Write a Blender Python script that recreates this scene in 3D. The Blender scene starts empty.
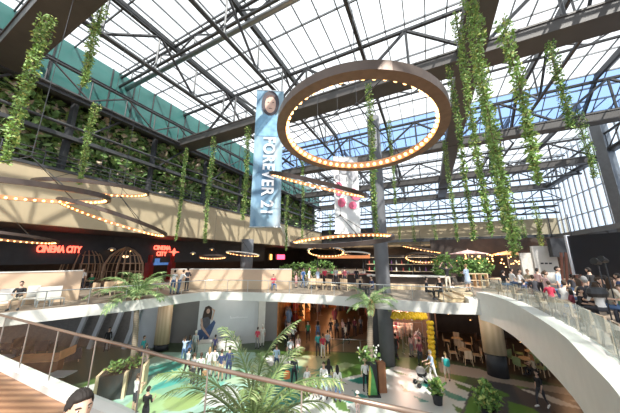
import bpy, bmesh, math, random
import numpy as np
from mathutils import Vector as V, Matrix
random.seed(7)
R = math.radians
S = bpy.context.scene
COL = S.collection
# ---------------------------------------------------------------- camera model
F = 238.0; PIT = R(12.3); CZ = 7.6           # focal in px of a 620 wide frame, pitch, camera height
cP, sP = math.cos(PIT), math.sin(PIT)
AX = (math.sin(R(26)), math.cos(R(26)))      # long axis of the hall
BX = (-AX[1], AX[0])                         # across the hall (towards the left wall)
def ray(x, y):
    cx, cy = x - 310, 206.5 - y
    return V((cx, F * cP - cy * sP, cy * cP + F * sP))
def atz(x, y, z):
    r = ray(x, y); s = (z - CZ) / r.z
    return V((r.x * s, r.y * s, z))
def atY(x, y, Y):
    r = ray(x, y); s = Y / r.y
    return V((r.x * s, Y, CZ + r.z * s))
def atd(x, y, d):
    r = ray(x, y) * (d / F)
    return V((r.x, r.y, r.z + CZ))
def ata(x, y, a):
    r = ray(x, y); s = a / (r.x * AX[0] + r.y * AX[1])
    return V((r.x * s, r.y * s, CZ + r.z * s))
def atn(x, y, n):
    r = ray(x, y); s = n / (r.x * BX[0] + r.y * BX[1])
    return V((r.x * s, r.y * s, CZ + r.z * s))
def W(a, n, z):
    return V((a * AX[0] + n * BX[0], a * AX[1] + n * BX[1], z))
cam = bpy.data.cameras.new('camera'); cam.sensor_width = 36; cam.lens = F / 620 * 36
cam.clip_start = 0.05; cam.clip_end = 500
co = bpy.data.objects.new('camera', cam); COL.objects.link(co)
co.location = (0, 0, CZ); co.rotation_euler = (R(90) + PIT, 0, 0)
S.camera = co
# ---------------------------------------------------------------- materials
MATS = {}
def mat(name, col, rough=.6, metal=0., noise=.12, scale=6., emit=0., ecol=None, spec=.5):
    if name in MATS: return MATS[name]
    m = bpy.data.materials.new(name); m.use_nodes = True
    nt = m.node_tree; b = nt.nodes['Principled BSDF']
    b.inputs['Roughness'].default_value = rough; b.inputs['Metallic'].default_value = metal
    b.inputs['Specular IOR Level'].default_value = spec
    c = (*col, 1)
    if noise > 0:
        tc = nt.nodes.new('ShaderNodeTexCoord'); n = nt.nodes.new('ShaderNodeTexNoise')
        n.inputs['Scale'].default_value = scale; n.inputs['Detail'].default_value = 3
        r = nt.nodes.new('ShaderNodeValToRGB')
        r.color_ramp.elements[0].position = .3; r.color_ramp.elements[1].position = .7
        r.color_ramp.elements[0].color = tuple(max(0, v * (1 - noise)) for v in col) + (1,)
        r.color_ramp.elements[1].color = tuple(min(1, v * (1 + noise)) for v in col) + (1,)
        nt.links.new(tc.outputs['Object'], n.inputs['Vector']); nt.links.new(n.outputs['Fac'], r.inputs['Fac'])
        nt.links.new(r.outputs['Color'], b.inputs['Base Color'])
    else: b.inputs['Base Color'].default_value = c
    if emit:
        b.inputs['Emission Color'].default_value = (*(ecol or col), 1); b.inputs['Emission Strength'].default_value = emit
        try: m.cycles.emission_sampling = 'NONE'
        except Exception: pass
    MATS[name] = m
    return m
def stripe_mat(name, c1, c2, scale, rough=.5, axis='X', band=True, dist=2.):
    if name in MATS: return MATS[name]
    m = bpy.data.materials.new(name); m.use_nodes = True
    nt = m.node_tree; b = nt.nodes['Principled BSDF']; b.inputs['Roughness'].default_value = rough
    tc = nt.nodes.new('ShaderNodeTexCoord'); w = nt.nodes.new('ShaderNodeTexWave')
    w.bands_direction = axis; w.inputs['Scale'].default_value = scale; w.inputs['Distortion'].default_value = dist
    w.inputs['Detail'].default_value = 3; w.inputs['Detail Scale'].default_value = .6
    r = nt.nodes.new('ShaderNodeValToRGB')
    r.color_ramp.elements[0].color = (*c1, 1); r.color_ramp.elements[1].color = (*c2, 1)
    nt.links.new(tc.outputs['Object'], w.inputs['Vector']); nt.links.new(w.outputs['Fac'], r.inputs['Fac'])
    nt.links.new(r.outputs['Color'], b.inputs['Base Color'])
    MATS[name] = m
    return m
def glass_mat(name, tint, gloss=.08, frost=.0, fcol=(1, 1, 1)):
    if name in MATS: return MATS[name]
    m = bpy.data.materials.new(name); m.use_nodes = True
    nt = m.node_tree; nt.nodes.clear()
    o = nt.nodes.new('ShaderNodeOutputMaterial'); t = nt.nodes.new('ShaderNodeBsdfTransparent'); t.inputs['Color'].default_value = (*tint, 1)
    g = nt.nodes.new('ShaderNodeBsdfGlossy'); g.inputs['Roughness'].default_value = .03
    x = nt.nodes.new('ShaderNodeMixShader')
    lw_ = nt.nodes.new('ShaderNodeLayerWeight'); pw = nt.nodes.new('ShaderNodeMath'); pw.operation = 'POWER'; pw.inputs[1].default_value = 5
    mu = nt.nodes.new('ShaderNodeMath'); mu.operation = 'MULTIPLY_ADD'; mu.inputs[1].default_value = .6; mu.inputs[2].default_value = gloss * .45
    nt.links.new(lw_.outputs['Facing'], pw.inputs[0]); nt.links.new(pw.outputs[0], mu.inputs[0]); nt.links.new(mu.outputs[0], x.inputs[0])
    nt.links.new(t.outputs[0], x.inputs[1]); nt.links.new(g.outputs[0], x.inputs[2])
    last = x
    if frost:
        d = nt.nodes.new('ShaderNodeBsdfTranslucent'); d.inputs['Color'].default_value = (*fcol, 1)
        y = nt.nodes.new('ShaderNodeMixShader'); y.inputs[0].default_value = frost
        nt.links.new(x.outputs[0], y.inputs[1]); nt.links.new(d.outputs[0], y.inputs[2]); last = y
    nt.links.new(last.outputs[0], o.inputs['Surface'])
    MATS[name] = m
    return m
def leaf_mat(name, col):
    if name in MATS: return MATS[name]
    m = mat(name, col, .55, 0, .3, 3.)
    return m
M_steel = mat('dark_steel', (.065, .067, .070), .45, .3, .15, 2)
M_girder = mat('girder_brown_grey', (.078, .072, .067), .5, .1, .12, 1)
M_rib = mat('glazing_bar_grey', (.16, .17, .18), .5, .3, .1, 2)
M_duct = mat('silver_duct', (.45, .46, .46), .35, .7, .1, 2)
M_white = mat('warm_white_paint', (.68, .66, .61), .5, 0, .04, 2)
M_cream = mat('cream_plaster', (.47, .385, .245), .7, 0, .05, 1.2)
M_dark = mat('charcoal_panel', (.028, .029, .033), .5, 0, .15, 2)
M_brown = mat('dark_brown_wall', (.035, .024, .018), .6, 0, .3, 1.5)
M_black = mat('black_plastic', (.012, .012, .013), .4, 0, .1, 4)
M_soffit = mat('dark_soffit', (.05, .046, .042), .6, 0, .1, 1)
M_wood = stripe_mat('oak_veneer', (.62, .45, .27), (.72, .54, .34), 1.0, .5, 'X', True, 3)
M_deck = stripe_mat('walnut_deck_boards', (.20, .10, .055), (.36, .20, .11), 1.6, .45, 'Y', True, .4)
M_blond = stripe_mat('blond_wood', (.66, .48, .30), (.76, .58, .39), 1.2, .5, 'X', True, 2)
M_chairwood = stripe_mat('weathered_wood', (.26, .19, .13), (.36, .27, .19), 2., .6, 'X', True, 1)
M_terr = stripe_mat('terrace_boards', (.22, .17, .13), (.32, .25, .19), 2.5, .6, 'X', True, 1)
M_grey = mat('grey_wall_paint', (.27, .26, .255), .7, 0, .06, 1)
M_lgrey = mat('pale_grey_panel', (.55, .58, .63), .6, 0, .05, 1)
M_chrome = mat('brushed_steel', (.55, .56, .56), .3, .9, .05, 5)
M_wicker = mat('dark_wicker', (.36, .24, .15), .6, 0, .2, 5)
M_bronze = mat('bronze_rail', (.30, .22, .17), .35, .7, .08, 5)
M_glassrail = glass_mat('railing_glass', (.90, .95, .93), .09)
M_glasscurve = glass_mat('greenish_railing_glass', (.80, .90, .86), .22, .10, (.8, .9, .86))
M_roof = glass_mat('roof_glass', (.95, .97, .98), .05, .07)
M_blue = glass_mat('blue_tinted_glass', (.36, .54, .88), .05, .05, (.40, .58, 1))
M_pale = glass_mat('pale_blue_wall_glass', (.80, .88, .98), .05, .14, (.8, .9, 1))
M_teal = mat('teal_glass_panel', (.05, .165, .15), .25, 0, .15, .6)
M_bulb = mat('warm_bulb', (1, .62, .25), .4, 0, 0, 1, 4.5, (1, .52, .18))
M_ring = mat('ring_bronze', (.10, .075, .062), .4, .6, .1, 4)
M_ringin = mat('ring_copper_inner', (.62, .33, .17), .4, .35, .08, 4)
M_lf = [leaf_mat('leaf_mid_green', (.22, .36, .09)), leaf_mat('leaf_dark_green', (.10, .21, .05)), leaf_mat('leaf_yellow_green', (.45, .50, .15))]
M_palm = leaf_mat('palm_green', (.16, .26, .09)); M_palm2 = leaf_mat('palm_pale_green', (.34, .42, .18))
M_stem = mat('vine_stem', (.12, .11, .05), .8, 0, .2, 6)
M_trunk = stripe_mat('palm_trunk_bark', (.20, .16, .12), (.28, .23, .17), 3., .85, 'Z', True, 1)
M_red = mat('red_sign_letters', (.95, .06, .03), .4, 0, 0, 1, 3.0, (1, .10, .06))
M_amber = mat('amber_lamp_box', (1, .55, .1), .4, 0, 0, 1, 3.0, (1, .50, .10))
M_pink = mat('pink_sign_letters', (1, .1, .2), .4, 0, 0, 1, 3., (1, .08, .16))
M_yel = mat('yellow_balloon', (.95, .62, .03), .3, 0, .08, 2)
M_orange = mat('orange_lit_panel', (.65, .26, .08), .5, 0, .3, 1.5)
# ---------------------------------------------------------------- mesh helper
class MB:
    def __init__(s): s.v = []; s.f = []; s.m = []; s.k = 0
    def add(s, vs, fs):
        o = len(s.v); s.v += [tuple(p) for p in vs]
        for f in fs: s.f.append(tuple(i + o for i in f)); s.m.append(s.k)
    def box(s, x, y, z, sx, sy, sz, rz=0., M=None):
        c, n = math.cos(rz), math.sin(rz); vs = []
        for dz in (-.5, .5):
            for dx, dy in ((-.5, -.5), (.5, -.5), (.5, .5), (-.5, .5)):
                px, py = dx * sx, dy * sy
                p = V((x + px * c - py * n, y + px * n + py * c, z + dz * sz))
                vs.append(M @ p if M else p)
        s.add(vs, [(3, 2, 1, 0), (4, 5, 6, 7), (0, 1, 5, 4), (1, 2, 6, 5), (2, 3, 7, 6), (3, 0, 4, 7)])
        return s
    def bar(s, p, q, w, h):
        p, q = V(p), V(q); d = (q - p).normalized()
        up = V((0, 0, 1)) if abs(d.z) < .95 else V((0, 1, 0))
        a = d.cross(up).normalized() * (w / 2); b = a.cross(d).normalized() * (h / 2)
        s.add([p - a - b, p + a - b, p + a + b, p - a + b, q - a - b, q + a - b, q + a + b, q - a + b],
              [(0, 1, 2, 3), (7, 6, 5, 4), (4, 5, 1, 0), (5, 6, 2, 1), (6, 7, 3, 2), (7, 4, 0, 3)])
        return s
    def tube(s, pts, r, n=8, cap=True):
        pts = [V(p) for p in pts]; N = len(pts); rr = r if isinstance(r, (list, tuple)) else [r] * N
        vs = []; fs = []; u = None
        for i, p in enumerate(pts):
            d = (pts[min(i + 1, N - 1)] - pts[max(i - 1, 0)]).normalized()
            if u is None: u = d.orthogonal().normalized()
            else:
                u = u - d * u.dot(d); u = u.normalized() if u.length > 1e-6 else d.orthogonal().normalized()
            w = d.cross(u)
            for j in range(n):
                t = 2 * math.pi * j / n; vs.append(p + (u * math.cos(t) + w * math.sin(t)) * rr[i])
        for i in range(N - 1):
            for j in range(n):
                k = (j + 1) % n; fs.append((i * n + j, i * n + k, (i + 1) * n + k, (i + 1) * n + j))
        if cap:
            fs.append(tuple(range(n - 1, -1, -1))); fs.append(tuple((N - 1) * n + j for j in range(n)))
        s.add(vs, fs); return s
    def lathe(s, prof, n=16, M=None, sx=1., sy=1., cap=True):
        vs = []; fs = []
        for r, z in prof:
            for j in range(n):
                t = 2 * math.pi * j / n; p = V((r * math.cos(t) * sx, r * math.sin(t) * sy, z)); vs.append(M @ p if M else p)
        for i in range(len(prof) - 1):
            for j in range(n):
                k = (j + 1) % n; fs.append((i * n + j, i * n + k, (i + 1) * n + k, (i + 1) * n + j))
        if cap:
            fs.append(tuple(range(n - 1, -1, -1))); fs.append(tuple((len(prof) - 1) * n + j for j in range(n)))
        s.add(vs, fs); return s
    def ball(s, c, rx, ry=None, rz=None, n=10, m=6):
        ry = ry or rx; rz = rz or rx
        prof = [(math.sin(math.pi * (i + .02) / (m + .04)), -math.cos(math.pi * (i + .02) / (m + .04))) for i in range(m + 1)]
        return s.lathe(prof, n, Matrix.Translation(V(c)) @ Matrix.Diagonal((rx, ry, rz, 1)))
    def prism(s, poly, z0, z1):
        n = len(poly); ar = sum(poly[i][0] * poly[(i + 1) % n][1] - poly[(i + 1) % n][0] * poly[i][1] for i in range(n))
        if ar < 0: poly = poly[::-1]
        vs = [(p[0], p[1], z0) for p in poly] + [(p[0], p[1], z1) for p in poly]
        fs = [tuple(range(n - 1, -1, -1)), tuple(range(n, 2 * n))] + [(i, (i + 1) % n, n + (i + 1) % n, n + i) for i in range(n)]
        s.add(vs, fs); return s
    def wallseg(s, p, q, z0, z1, t):            # upright slab from p to q in plan
        p, q = V((p[0], p[1], 0)), V((q[0], q[1], 0)); d = (q - p); rz = math.atan2(d.y, d.x); c = (p + q) / 2
        return s.box(c.x, c.y, (z0 + z1) / 2, d.length, t, z1 - z0, rz)
    def build(s, name, mats, parent=None, loc=None, rz=0., smooth=False, kind=None):
        me = bpy.data.meshes.new(name); me.from_pydata(s.v, [], s.f)
        for m in (mats if isinstance(mats, (list, tuple)) else [mats]): me.materials.append(m)
        me.polygons.foreach_set('material_index', s.m)
        if smooth: me.polygons.foreach_set('use_smooth', [True] * len(s.f))
        me.update()
        o = bpy.data.objects.new(name, me); COL.objects.link(o)
        if parent: o.parent = parent
        if loc is not None: o.location = loc
        o.rotation_euler.z = rz
        if kind: o['kind'] = kind
        return o
def tag(o, label, cat, group=None, kind=None):
    o['label'] = label; o['category'] = cat
    if group: o['group'] = group
    if kind: o['kind'] = kind
    return o
def thing(name, label, cat, loc=(0, 0, 0), rz=0., group=None):
    o = bpy.data.objects.new(name, None); COL.objects.link(o); o.empty_display_size = .2
    o.location = loc; o.rotation_euler.z = rz
    return tag(o, label, cat, group)
def struct(name, mb, m, smooth=False):
    return mb.build(name, m, kind='structure', smooth=smooth)
def dup(root, loc=None, rz=None, label=None, group=None, scale=None):
    r = root.copy(); COL.objects.link(r)
    if loc is not None: r.location = loc
    if rz is not None: r.rotation_euler.z = rz
    if scale is not None: r.scale = (scale,) * 3 if not isinstance(scale, tuple) else scale
    if label: r['label'] = label
    if group: r['group'] = group
    for ch in list(root.children):
        c = ch.copy(); COL.objects.link(c); c.parent = r
        for g in list(ch.children):
            d = g.copy(); COL.objects.link(d); d.parent = c
    return r
def text_mesh(txt, size, ext=.03, bold=.0, spacing=1.):
    cu = bpy.data.curves.new('lettering', 'FONT'); cu.body = txt; cu.size = size; cu.extrude = ext; cu.offset = bold
    cu.align_x = 'CENTER'; cu.align_y = 'CENTER'; cu.space_character = spacing; cu.resolution_u = 3
    o = bpy.data.objects.new('lettering', cu); COL.objects.link(o)
    dg = bpy.context.evaluated_depsgraph_get(); me = bpy.data.meshes.new_from_object(o.evaluated_get(dg))
    bpy.data.objects.remove(o); bpy.data.curves.remove(cu)
    return me
def put_mesh(name, me, m, parent=None, matrix=None):
    me.materials.clear(); me.materials.append(m)
    o = bpy.data.objects.new(name, me); COL.objects.link(o)
    if parent: o.parent = parent
    if matrix is not None: o.matrix_local = matrix
    return o
def frame_M(o, x, y):                           # matrix with local x, y axes and origin
    x = V(x).normalized(); z = x.cross(V(y)).normalized(); y = z.cross(x)
    return Matrix(((x.x, y.x, z.x, o[0]), (x.y, y.y, z.y, o[1]), (x.z, y.z, z.z, o[2]), (0, 0, 0, 1)))
# ---------------------------------------------------------------- world and sun
w = bpy.data.worlds.new('sky'); S.world = w; w.use_nodes = True
nt = w.node_tree; bg = nt.nodes['Background']
tc = nt.nodes.new('ShaderNodeTexCoord'); sx = nt.nodes.new('ShaderNodeSeparateXYZ'); rp = nt.nodes.new('ShaderNodeValToRGB')
rp.color_ramp.elements[0].position = .0; rp.color_ramp.elements[0].color = (.72, .84, 1, 1)
rp.color_ramp.elements[1].position = .5; rp.color_ramp.elements[1].color = (.93, .97, 1, 1)
nt.links.new(tc.outputs['Generated'], sx.inputs[0]); nt.links.new(sx.outputs['Z'], rp.inputs['Fac']); nt.links.new(rp.outputs['Color'], bg.inputs['Color'])
bg.inputs['Strength'].default_value = 1.25
sl = bpy.data.lights.new('sun', 'SUN'); sl.energy = 6.0; sl.angle = R(.7); sl.color = (1, .95, .88)
so = bpy.data.objects.new('sun', sl); COL.objects.link(so)
sd = V((.24, -.80, 1.0)).normalized()          # towards the sun
so.rotation_euler = sd.to_track_quat('Z', 'Y').to_euler()
# ---------------------------------------------------------------- ground floor with its leaf graphics
def floor_obj():
    x0, x1, y0, y1, d = -34., 24., 2., 46., .1
    nx, ny = int((x1 - x0) / d) + 1, int((y1 - y0) / d) + 1
    gx, gy = np.meshgrid(np.linspace(x0, x1, nx), np.linspace(y0, y1, ny))
    P = np.stack([gx.ravel(), gy.ravel(), np.zeros(nx * ny)], 1)
    idx = np.arange(nx * ny).reshape(ny, nx)
    q = np.stack([idx[:-1, :-1], idx[:-1, 1:], idx[1:, 1:], idx[1:, :-1]], -1).reshape(-1, 4)
    me = bpy.data.meshes.new('floor'); me.vertices.add(len(P)); me.vertices.foreach_set('co', P.ravel())
    me.loops.add(q.size); me.loops.foreach_set('vertex_index', q.ravel()); me.polygons.add(len(q))
    me.polygons.foreach_set('loop_start', np.arange(0, q.size, 4)); me.update(calc_edges=True)
    C = np.ones((len(P), 4)); C[:, :3] = (.07, .115, .055)
    def poly(pts, col, pix=True):
        pp = [atz(x, y, 0) for x, y in pts] if pix else [V((x, y, 0)) for x, y in pts]
        ins = np.zeros(len(P), bool); j = len(pp) - 1
        for i in range(len(pp)):
            a, b = pp[i], pp[j]
            with np.errstate(divide='ignore', invalid='ignore'):
                c = ((a.y > P[:, 1]) != (b.y > P[:, 1])) & (P[:, 0] < (b.x - a.x) * (P[:, 1] - a.y) / (b.y - a.y) + a.x)
            ins ^= c; j = i
        C[ins, :3] = col
    def disc(px, py, r, col, ry=None):
        c = atz(px, py, 0); m = ((P[:, 0] - c.x) / r) ** 2 + ((P[:, 1] - c.y) / (ry or r)) ** 2 < 1; C[m, :3] = col
    white, mint, teal, green, lime, dk = (.78, .79, .75), (.45, .70, .58), (.03, .30, .24), (.12, .24, .055), (.36, .50, .18), (.085, .088, .10)
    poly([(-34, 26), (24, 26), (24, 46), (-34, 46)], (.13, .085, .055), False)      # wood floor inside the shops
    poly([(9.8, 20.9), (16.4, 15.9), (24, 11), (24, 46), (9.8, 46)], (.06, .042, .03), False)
    poly([(62, 400), (120, 358), (250, 350), (330, 352), (440, 360), (470, 372), (440, 430), (0, 440)], green)
    poly([(120, 372), (165, 352), (255, 352), (262, 376), (240, 430), (60, 436), (118, 398)], mint)
    poly([(80, 388), (128, 374), (130, 380), (100, 392)], white)  # bright sun patch put into the floor colour
    poly([(128, 396), (175, 362), (225, 352), (200, 372), (150, 400)], (.45, .70, .45))
    for c in ((166, 368, 1.0, teal), (172, 386, 1.1, (.10, .48, .42)), (146, 372, .9, (.08, .42, .36)), (205, 384, 1.2, (.20, .55, .46)), (150, 404, 1.2, (.42, .62, .30)), (184, 400, 1.0, lime),
              (275, 400, 1.5, teal), (300, 372, 2.0, (.04, .30, .22)), (222, 396, 1.0, white), (245, 372, 1.6, (.5, .66, .45))): disc(c[0], c[1], c[2], c[3])
    poly([(150, 392), (215, 372), (260, 366), (232, 378), (180, 398)], (.28, .52, .36))
    poly([(280, 364), (305, 355), (330, 356), (318, 370), (300, 366)], (.48, .58, .34))
    poly([(262, 356), (285, 355), (300, 362), (270, 366)], white)
    poly([(336, 380), (352, 376), (385, 370), (395, 366), (440, 376), (474, 386), (466, 404), (455, 440), (250, 440), (310, 395)], white)
    poly([(330, 368), (352, 366), (342, 372)], lime); poly([(308, 374), (345, 362), (356, 365), (330, 374)], (.40, .52, .26))
    for t in ([(348, 380), (366, 376), (372, 384), (358, 384)], [(352, 390), (372, 398), (356, 397)], [(340, 398), (362, 399), (350, 404)], [(378, 388), (384, 392), (372, 393)],
              [(412, 378), (432, 384), (428, 388), (416, 384)], [(414, 396), (430, 402), (420, 402)], [(440, 388), (470, 400), (458, 401), (446, 396)]): poly(t, teal)
    for t in ([(330, 396), (346, 402), (350, 412), (338, 410)], [(392, 370), (412, 376), (398, 374)], [(454, 382), (480, 392), (474, 394), (458, 388)], [(400, 384), (410, 392), (404, 392)], [(452, 404), (464, 410), (458, 413)]): poly(t, green)
    poly([(472, 386), (487, 380), (530, 388), (590, 398), (640, 440), (450, 440)], dk)
    poly([(518, 388), (545, 394), (586, 410), (556, 404)], white); poly([(568, 400), (590, 398), (588, 406)], (.4, .42, .40))
    for t in ([(490, 386), (512, 396), (500, 397), (488, 392)], [(508, 401), (532, 408), (552, 420), (510, 420)], [(470, 396), (486, 402), (478, 420), (462, 420)], [(512, 384), (530, 388), (520, 389)]): poly(t, (.14, .30, .06))
    poly([(438, 362), (480, 369), (500, 377), (540, 384), (592, 392), (594, 400), (530, 388), (487, 380), (440, 372)], (.46, .41, .36))
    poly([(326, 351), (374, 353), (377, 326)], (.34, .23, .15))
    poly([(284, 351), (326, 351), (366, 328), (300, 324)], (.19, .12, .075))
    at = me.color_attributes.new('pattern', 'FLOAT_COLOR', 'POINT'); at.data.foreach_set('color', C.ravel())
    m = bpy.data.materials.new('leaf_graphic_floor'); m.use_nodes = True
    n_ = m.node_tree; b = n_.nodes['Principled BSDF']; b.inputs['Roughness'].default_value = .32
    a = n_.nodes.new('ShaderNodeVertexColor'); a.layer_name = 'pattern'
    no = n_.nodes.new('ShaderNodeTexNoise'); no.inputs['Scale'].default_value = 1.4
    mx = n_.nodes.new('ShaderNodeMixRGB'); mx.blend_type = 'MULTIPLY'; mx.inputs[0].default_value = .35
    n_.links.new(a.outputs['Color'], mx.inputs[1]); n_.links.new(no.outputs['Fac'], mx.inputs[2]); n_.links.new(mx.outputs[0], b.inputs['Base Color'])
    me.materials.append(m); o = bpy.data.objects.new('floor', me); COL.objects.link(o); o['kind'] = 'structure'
floor_obj()
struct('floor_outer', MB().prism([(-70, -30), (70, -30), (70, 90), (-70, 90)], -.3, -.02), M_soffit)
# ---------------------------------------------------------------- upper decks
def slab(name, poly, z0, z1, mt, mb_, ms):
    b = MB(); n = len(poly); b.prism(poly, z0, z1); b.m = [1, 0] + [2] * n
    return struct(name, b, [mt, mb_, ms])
EDGE_L = [(-16, 10.5), (-14.6, 12), (-12.8, 13.8), (-11, 15.5), (-9.9, 17.0), (-9.0, 18.4), (-8.2, 19.2), (-7.2, 19.5), (-5.8, 19.4), (-3, 18.8), (0, 18.1), (2.4, 17.1), (4.8, 16), (6.5, 15.25), (8.2, 14.7), (9.7, 14.6)]
EDGE_R = [(9.7, 14.6), (9.75, 13.6), (9.35, 12.2), (8.75, 10.75), (8.0, 9.3), (7.25, 7.9), (6.4, 6.5), (5.4, 5.15), (4.5, 3.95), (3.5, 2.95), (2.5, 2.5), (1.33, 2.75)]
EDGE_N = [(1.33, 2.75), (0.2, 3.2), (-1.83, 4.04), (-3.3, 4.75), (-4.69, 5.35), (-8.04, 6.88), (-12, 8.7), (-16, 10.5)]
def spline(pts, k=5):
    out = []
    for i in range(len(pts) - 1):
        p0, p1, p2, p3 = (V(pts[max(0, min(len(pts) - 1, j))]) for j in (i - 1, i, i + 1, i + 2))
        for s in range(k):
            t = s / k
            out.append(tuple(.5 * ((2 * p1) + (p2 - p0) * t + (2 * p0 - 5 * p1 + 4 * p2 - p3) * t * t + (3 * p1 - p0 - 3 * p2 + p3) * t ** 3)))
    return out + [tuple(pts[-1])]
SL, SR = spline(EDGE_L, 4), spline(EDGE_R, 4)
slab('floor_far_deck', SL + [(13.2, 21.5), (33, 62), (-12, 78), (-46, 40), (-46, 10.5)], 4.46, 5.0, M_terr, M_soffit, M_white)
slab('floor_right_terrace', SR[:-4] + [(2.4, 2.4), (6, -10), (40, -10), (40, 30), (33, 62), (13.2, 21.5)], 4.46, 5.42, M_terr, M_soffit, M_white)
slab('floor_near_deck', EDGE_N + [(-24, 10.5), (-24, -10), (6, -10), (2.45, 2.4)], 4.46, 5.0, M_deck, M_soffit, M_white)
# white curved parapet on the terrace edge, with its flat cap
def offset(pts, d):
    out = []
    for i, p in enumerate(pts):
        a, b = V(pts[max(0, i - 1)]), V(pts[min(len(pts) - 1, i + 1)]); t = (b - a).normalized()
        out.append((p[0] - t.y * d, p[1] + t.x * d))
    return out
def ribbon(name, inner, outer, z0, z1, m):
    b = MB(); n = len(inner)
    for i in range(n):
        (x, y), (u, v) = inner[i], outer[i]
        b.v += [(x, y, z0), (x, y, z1), (u, v, z1), (u, v, z0)]
    for i in range(n - 1):
        for j in range(4): b.f.append((i * 4 + j, i * 4 + (j + 1) % 4, i * 4 + 4 + (j + 1) % 4, i * 4 + 4 + j)); b.m.append(0)
    b.f += [(0, 1, 2, 3), (n * 4 - 1, n * 4 - 2, n * 4 - 3, n * 4 - 4)]; b.m += [0, 0]
    return struct(name, b, m)
OUT = offset(SR, .46)
ribbon('trim_curved_parapet', offset(SR, -.03), OUT, 4.2, 5.69, M_white)
ribbon('trim_far_deck_edge', offset(SL, -.03), offset(SL, .12), 4.47, 5.06, M_white)
ribbon('trim_near_deck_edge', offset(EDGE_N, -.03), offset(EDGE_N, .22), 4.46, 5.12, M_white)
b = MB()
for i in range(3): b.prism([(8.0 + i * .75, 15.3 + i * .1), (12.2, 15.6), (13.2, 21.2), (8.9 + i * .8, 19.0 + i * .4)], 5.0 + i * .13, 5.0 + (i + 1) * .13)
struct('stairs', b, M_blond)
struct('trim_parapet_end', MB().prism([(9.2, 14.62), (10.3, 14.2), (10.5, 15.6), (9.5, 15.5)], 4.47, 5.3), M_white)
# ---------------------------------------------------------------- glass railings
def railing(name, pts, z0, z1, label, every=1.5, mr=None, rail=True, post=.03, group=None, posts=True, gm=None):
    t = thing(name, label, 'railing', (pts[0][0], pts[0][1], z0), 0, group); o = V((pts[0][0], pts[0][1], z0))
    b = MB(); q = [V((x, y, 0)) for x, y in pts]
    for p, r in zip(q[:-1], q[1:]):
        b.add([p + V((0, 0, z0 + .06)) - o, r + V((0, 0, z0 + .06)) - o, r + V((0, 0, z1 - .03)) - o, p + V((0, 0, z1 - .03)) - o], [(0, 1, 2, 3)])
    b.build('glass_panel', gm or M_glassrail, t)
    if rail: MB().tube([V((p.x, p.y, z1)) - o for p in q], .028, 8).build('handrail', mr or M_chrome, t, smooth=True)
    if posts:
        acc = 0; nxt = .05
        for p, r in zip(q[:-1], q[1:]):
            L = (r - p).length
            while nxt <= acc + L:
                c = p + (r - p) * ((nxt - acc) / L); c = V((c.x, c.y, 0)) - V((o.x, o.y, 0))
                MB().box(c.x, c.y, (z1 - z0) / 2, post, post, z1 - z0 - .02).build('post', M_chrome, t); nxt += every
            acc += L
    return t
railing('glass_railing', offset(SL, .22), 5.06, 5.92, 'low glass railing with steel posts along the far white deck edge', 1.7)
railing('glass_railing', offset(SR, .36)[:34], 5.69, 6.48, 'frameless glass railing stepping along the curved white parapet', 2.2, rail=False, post=.012, gm=M_glasscurve)
railing('glass_railing', offset(EDGE_N, .1), 5.12, 6.1, 'glass railing with bronze handrail beside the walnut deck near the dark haired man', 1.45, M_bronze, post=.018)
# ---------------------------------------------------------------- hall shell
Zr, Zr2 = 25.0, 24.0
def aprism(name, a0, a1, n0, n1, z0, z1, m):
    return struct(name, MB().prism([tuple(W(a, n, 0))[:2] for a, n in ((a0, n0), (a1, n0), (a1, n1), (a0, n1))], z0, z1), m)
aprism('wall_left_bulkhead', -8, 72, 24, 24.4, 9.9, 13.9, M_cream)
aprism('wall_left_bulkhead_ledge', -8, 72, 23.9, 26.4, 13.9, 14.1, M_steel)
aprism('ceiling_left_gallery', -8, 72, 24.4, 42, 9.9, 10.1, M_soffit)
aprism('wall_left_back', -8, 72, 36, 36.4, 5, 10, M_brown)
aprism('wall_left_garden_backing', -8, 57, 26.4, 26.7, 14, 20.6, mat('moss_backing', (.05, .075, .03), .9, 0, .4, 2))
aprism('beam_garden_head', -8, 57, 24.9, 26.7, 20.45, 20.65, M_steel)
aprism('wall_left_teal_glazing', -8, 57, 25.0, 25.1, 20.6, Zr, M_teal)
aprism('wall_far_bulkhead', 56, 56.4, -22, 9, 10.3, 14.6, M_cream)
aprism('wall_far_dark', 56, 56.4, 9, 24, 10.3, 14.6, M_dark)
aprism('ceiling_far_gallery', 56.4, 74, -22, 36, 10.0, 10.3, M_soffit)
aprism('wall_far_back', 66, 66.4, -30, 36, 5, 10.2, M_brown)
aprism('beam_far_bulkhead_band', 55.6, 56.1, -22, 24, 10.1, 10.5, mat('gold_lit_band', (.22, .15, .08), .5))  # warm band colour stands in for gold light on the soffit
# roof glass, bay by bay
def pane(name, corners, m):
    b = MB(); b.add(corners, [(0, 1, 2, 3)]); return struct(name, b, m)
bays = [(-10, 3), (3, 16.3), (16.3, 29.6), (33, 43), (43, 56.4)]
for a0, a1 in bays:
    z = Zr if a1 < 30 else Zr2
    for n0, n1 in ((-21, -3), (-3, 10), (10, 25)):
        pane('roof_glass', [W(a0, n0, z), W(a1, n0, z), W(a1, n1, z), W(a0, n1, z)], M_roof)
pane('roof_glass_step', [W(29.6, -21, Zr), W(33, -21, 22.6), W(33, 25, 22.6), W(29.6, 25, Zr)], M_blue)
pane('wall_far_glass', [W(56.2, -21, 14.6), W(56.2, 24, 14.6), W(56.2, 24, Zr2), W(56.2, -21, Zr2)], M_pale)
pane('wall_right_glass', [W(14, -21, 11.4), W(56, -21, 11.4), W(56, -21, Zr), W(14, -21, Zr)], M_pale)
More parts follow.
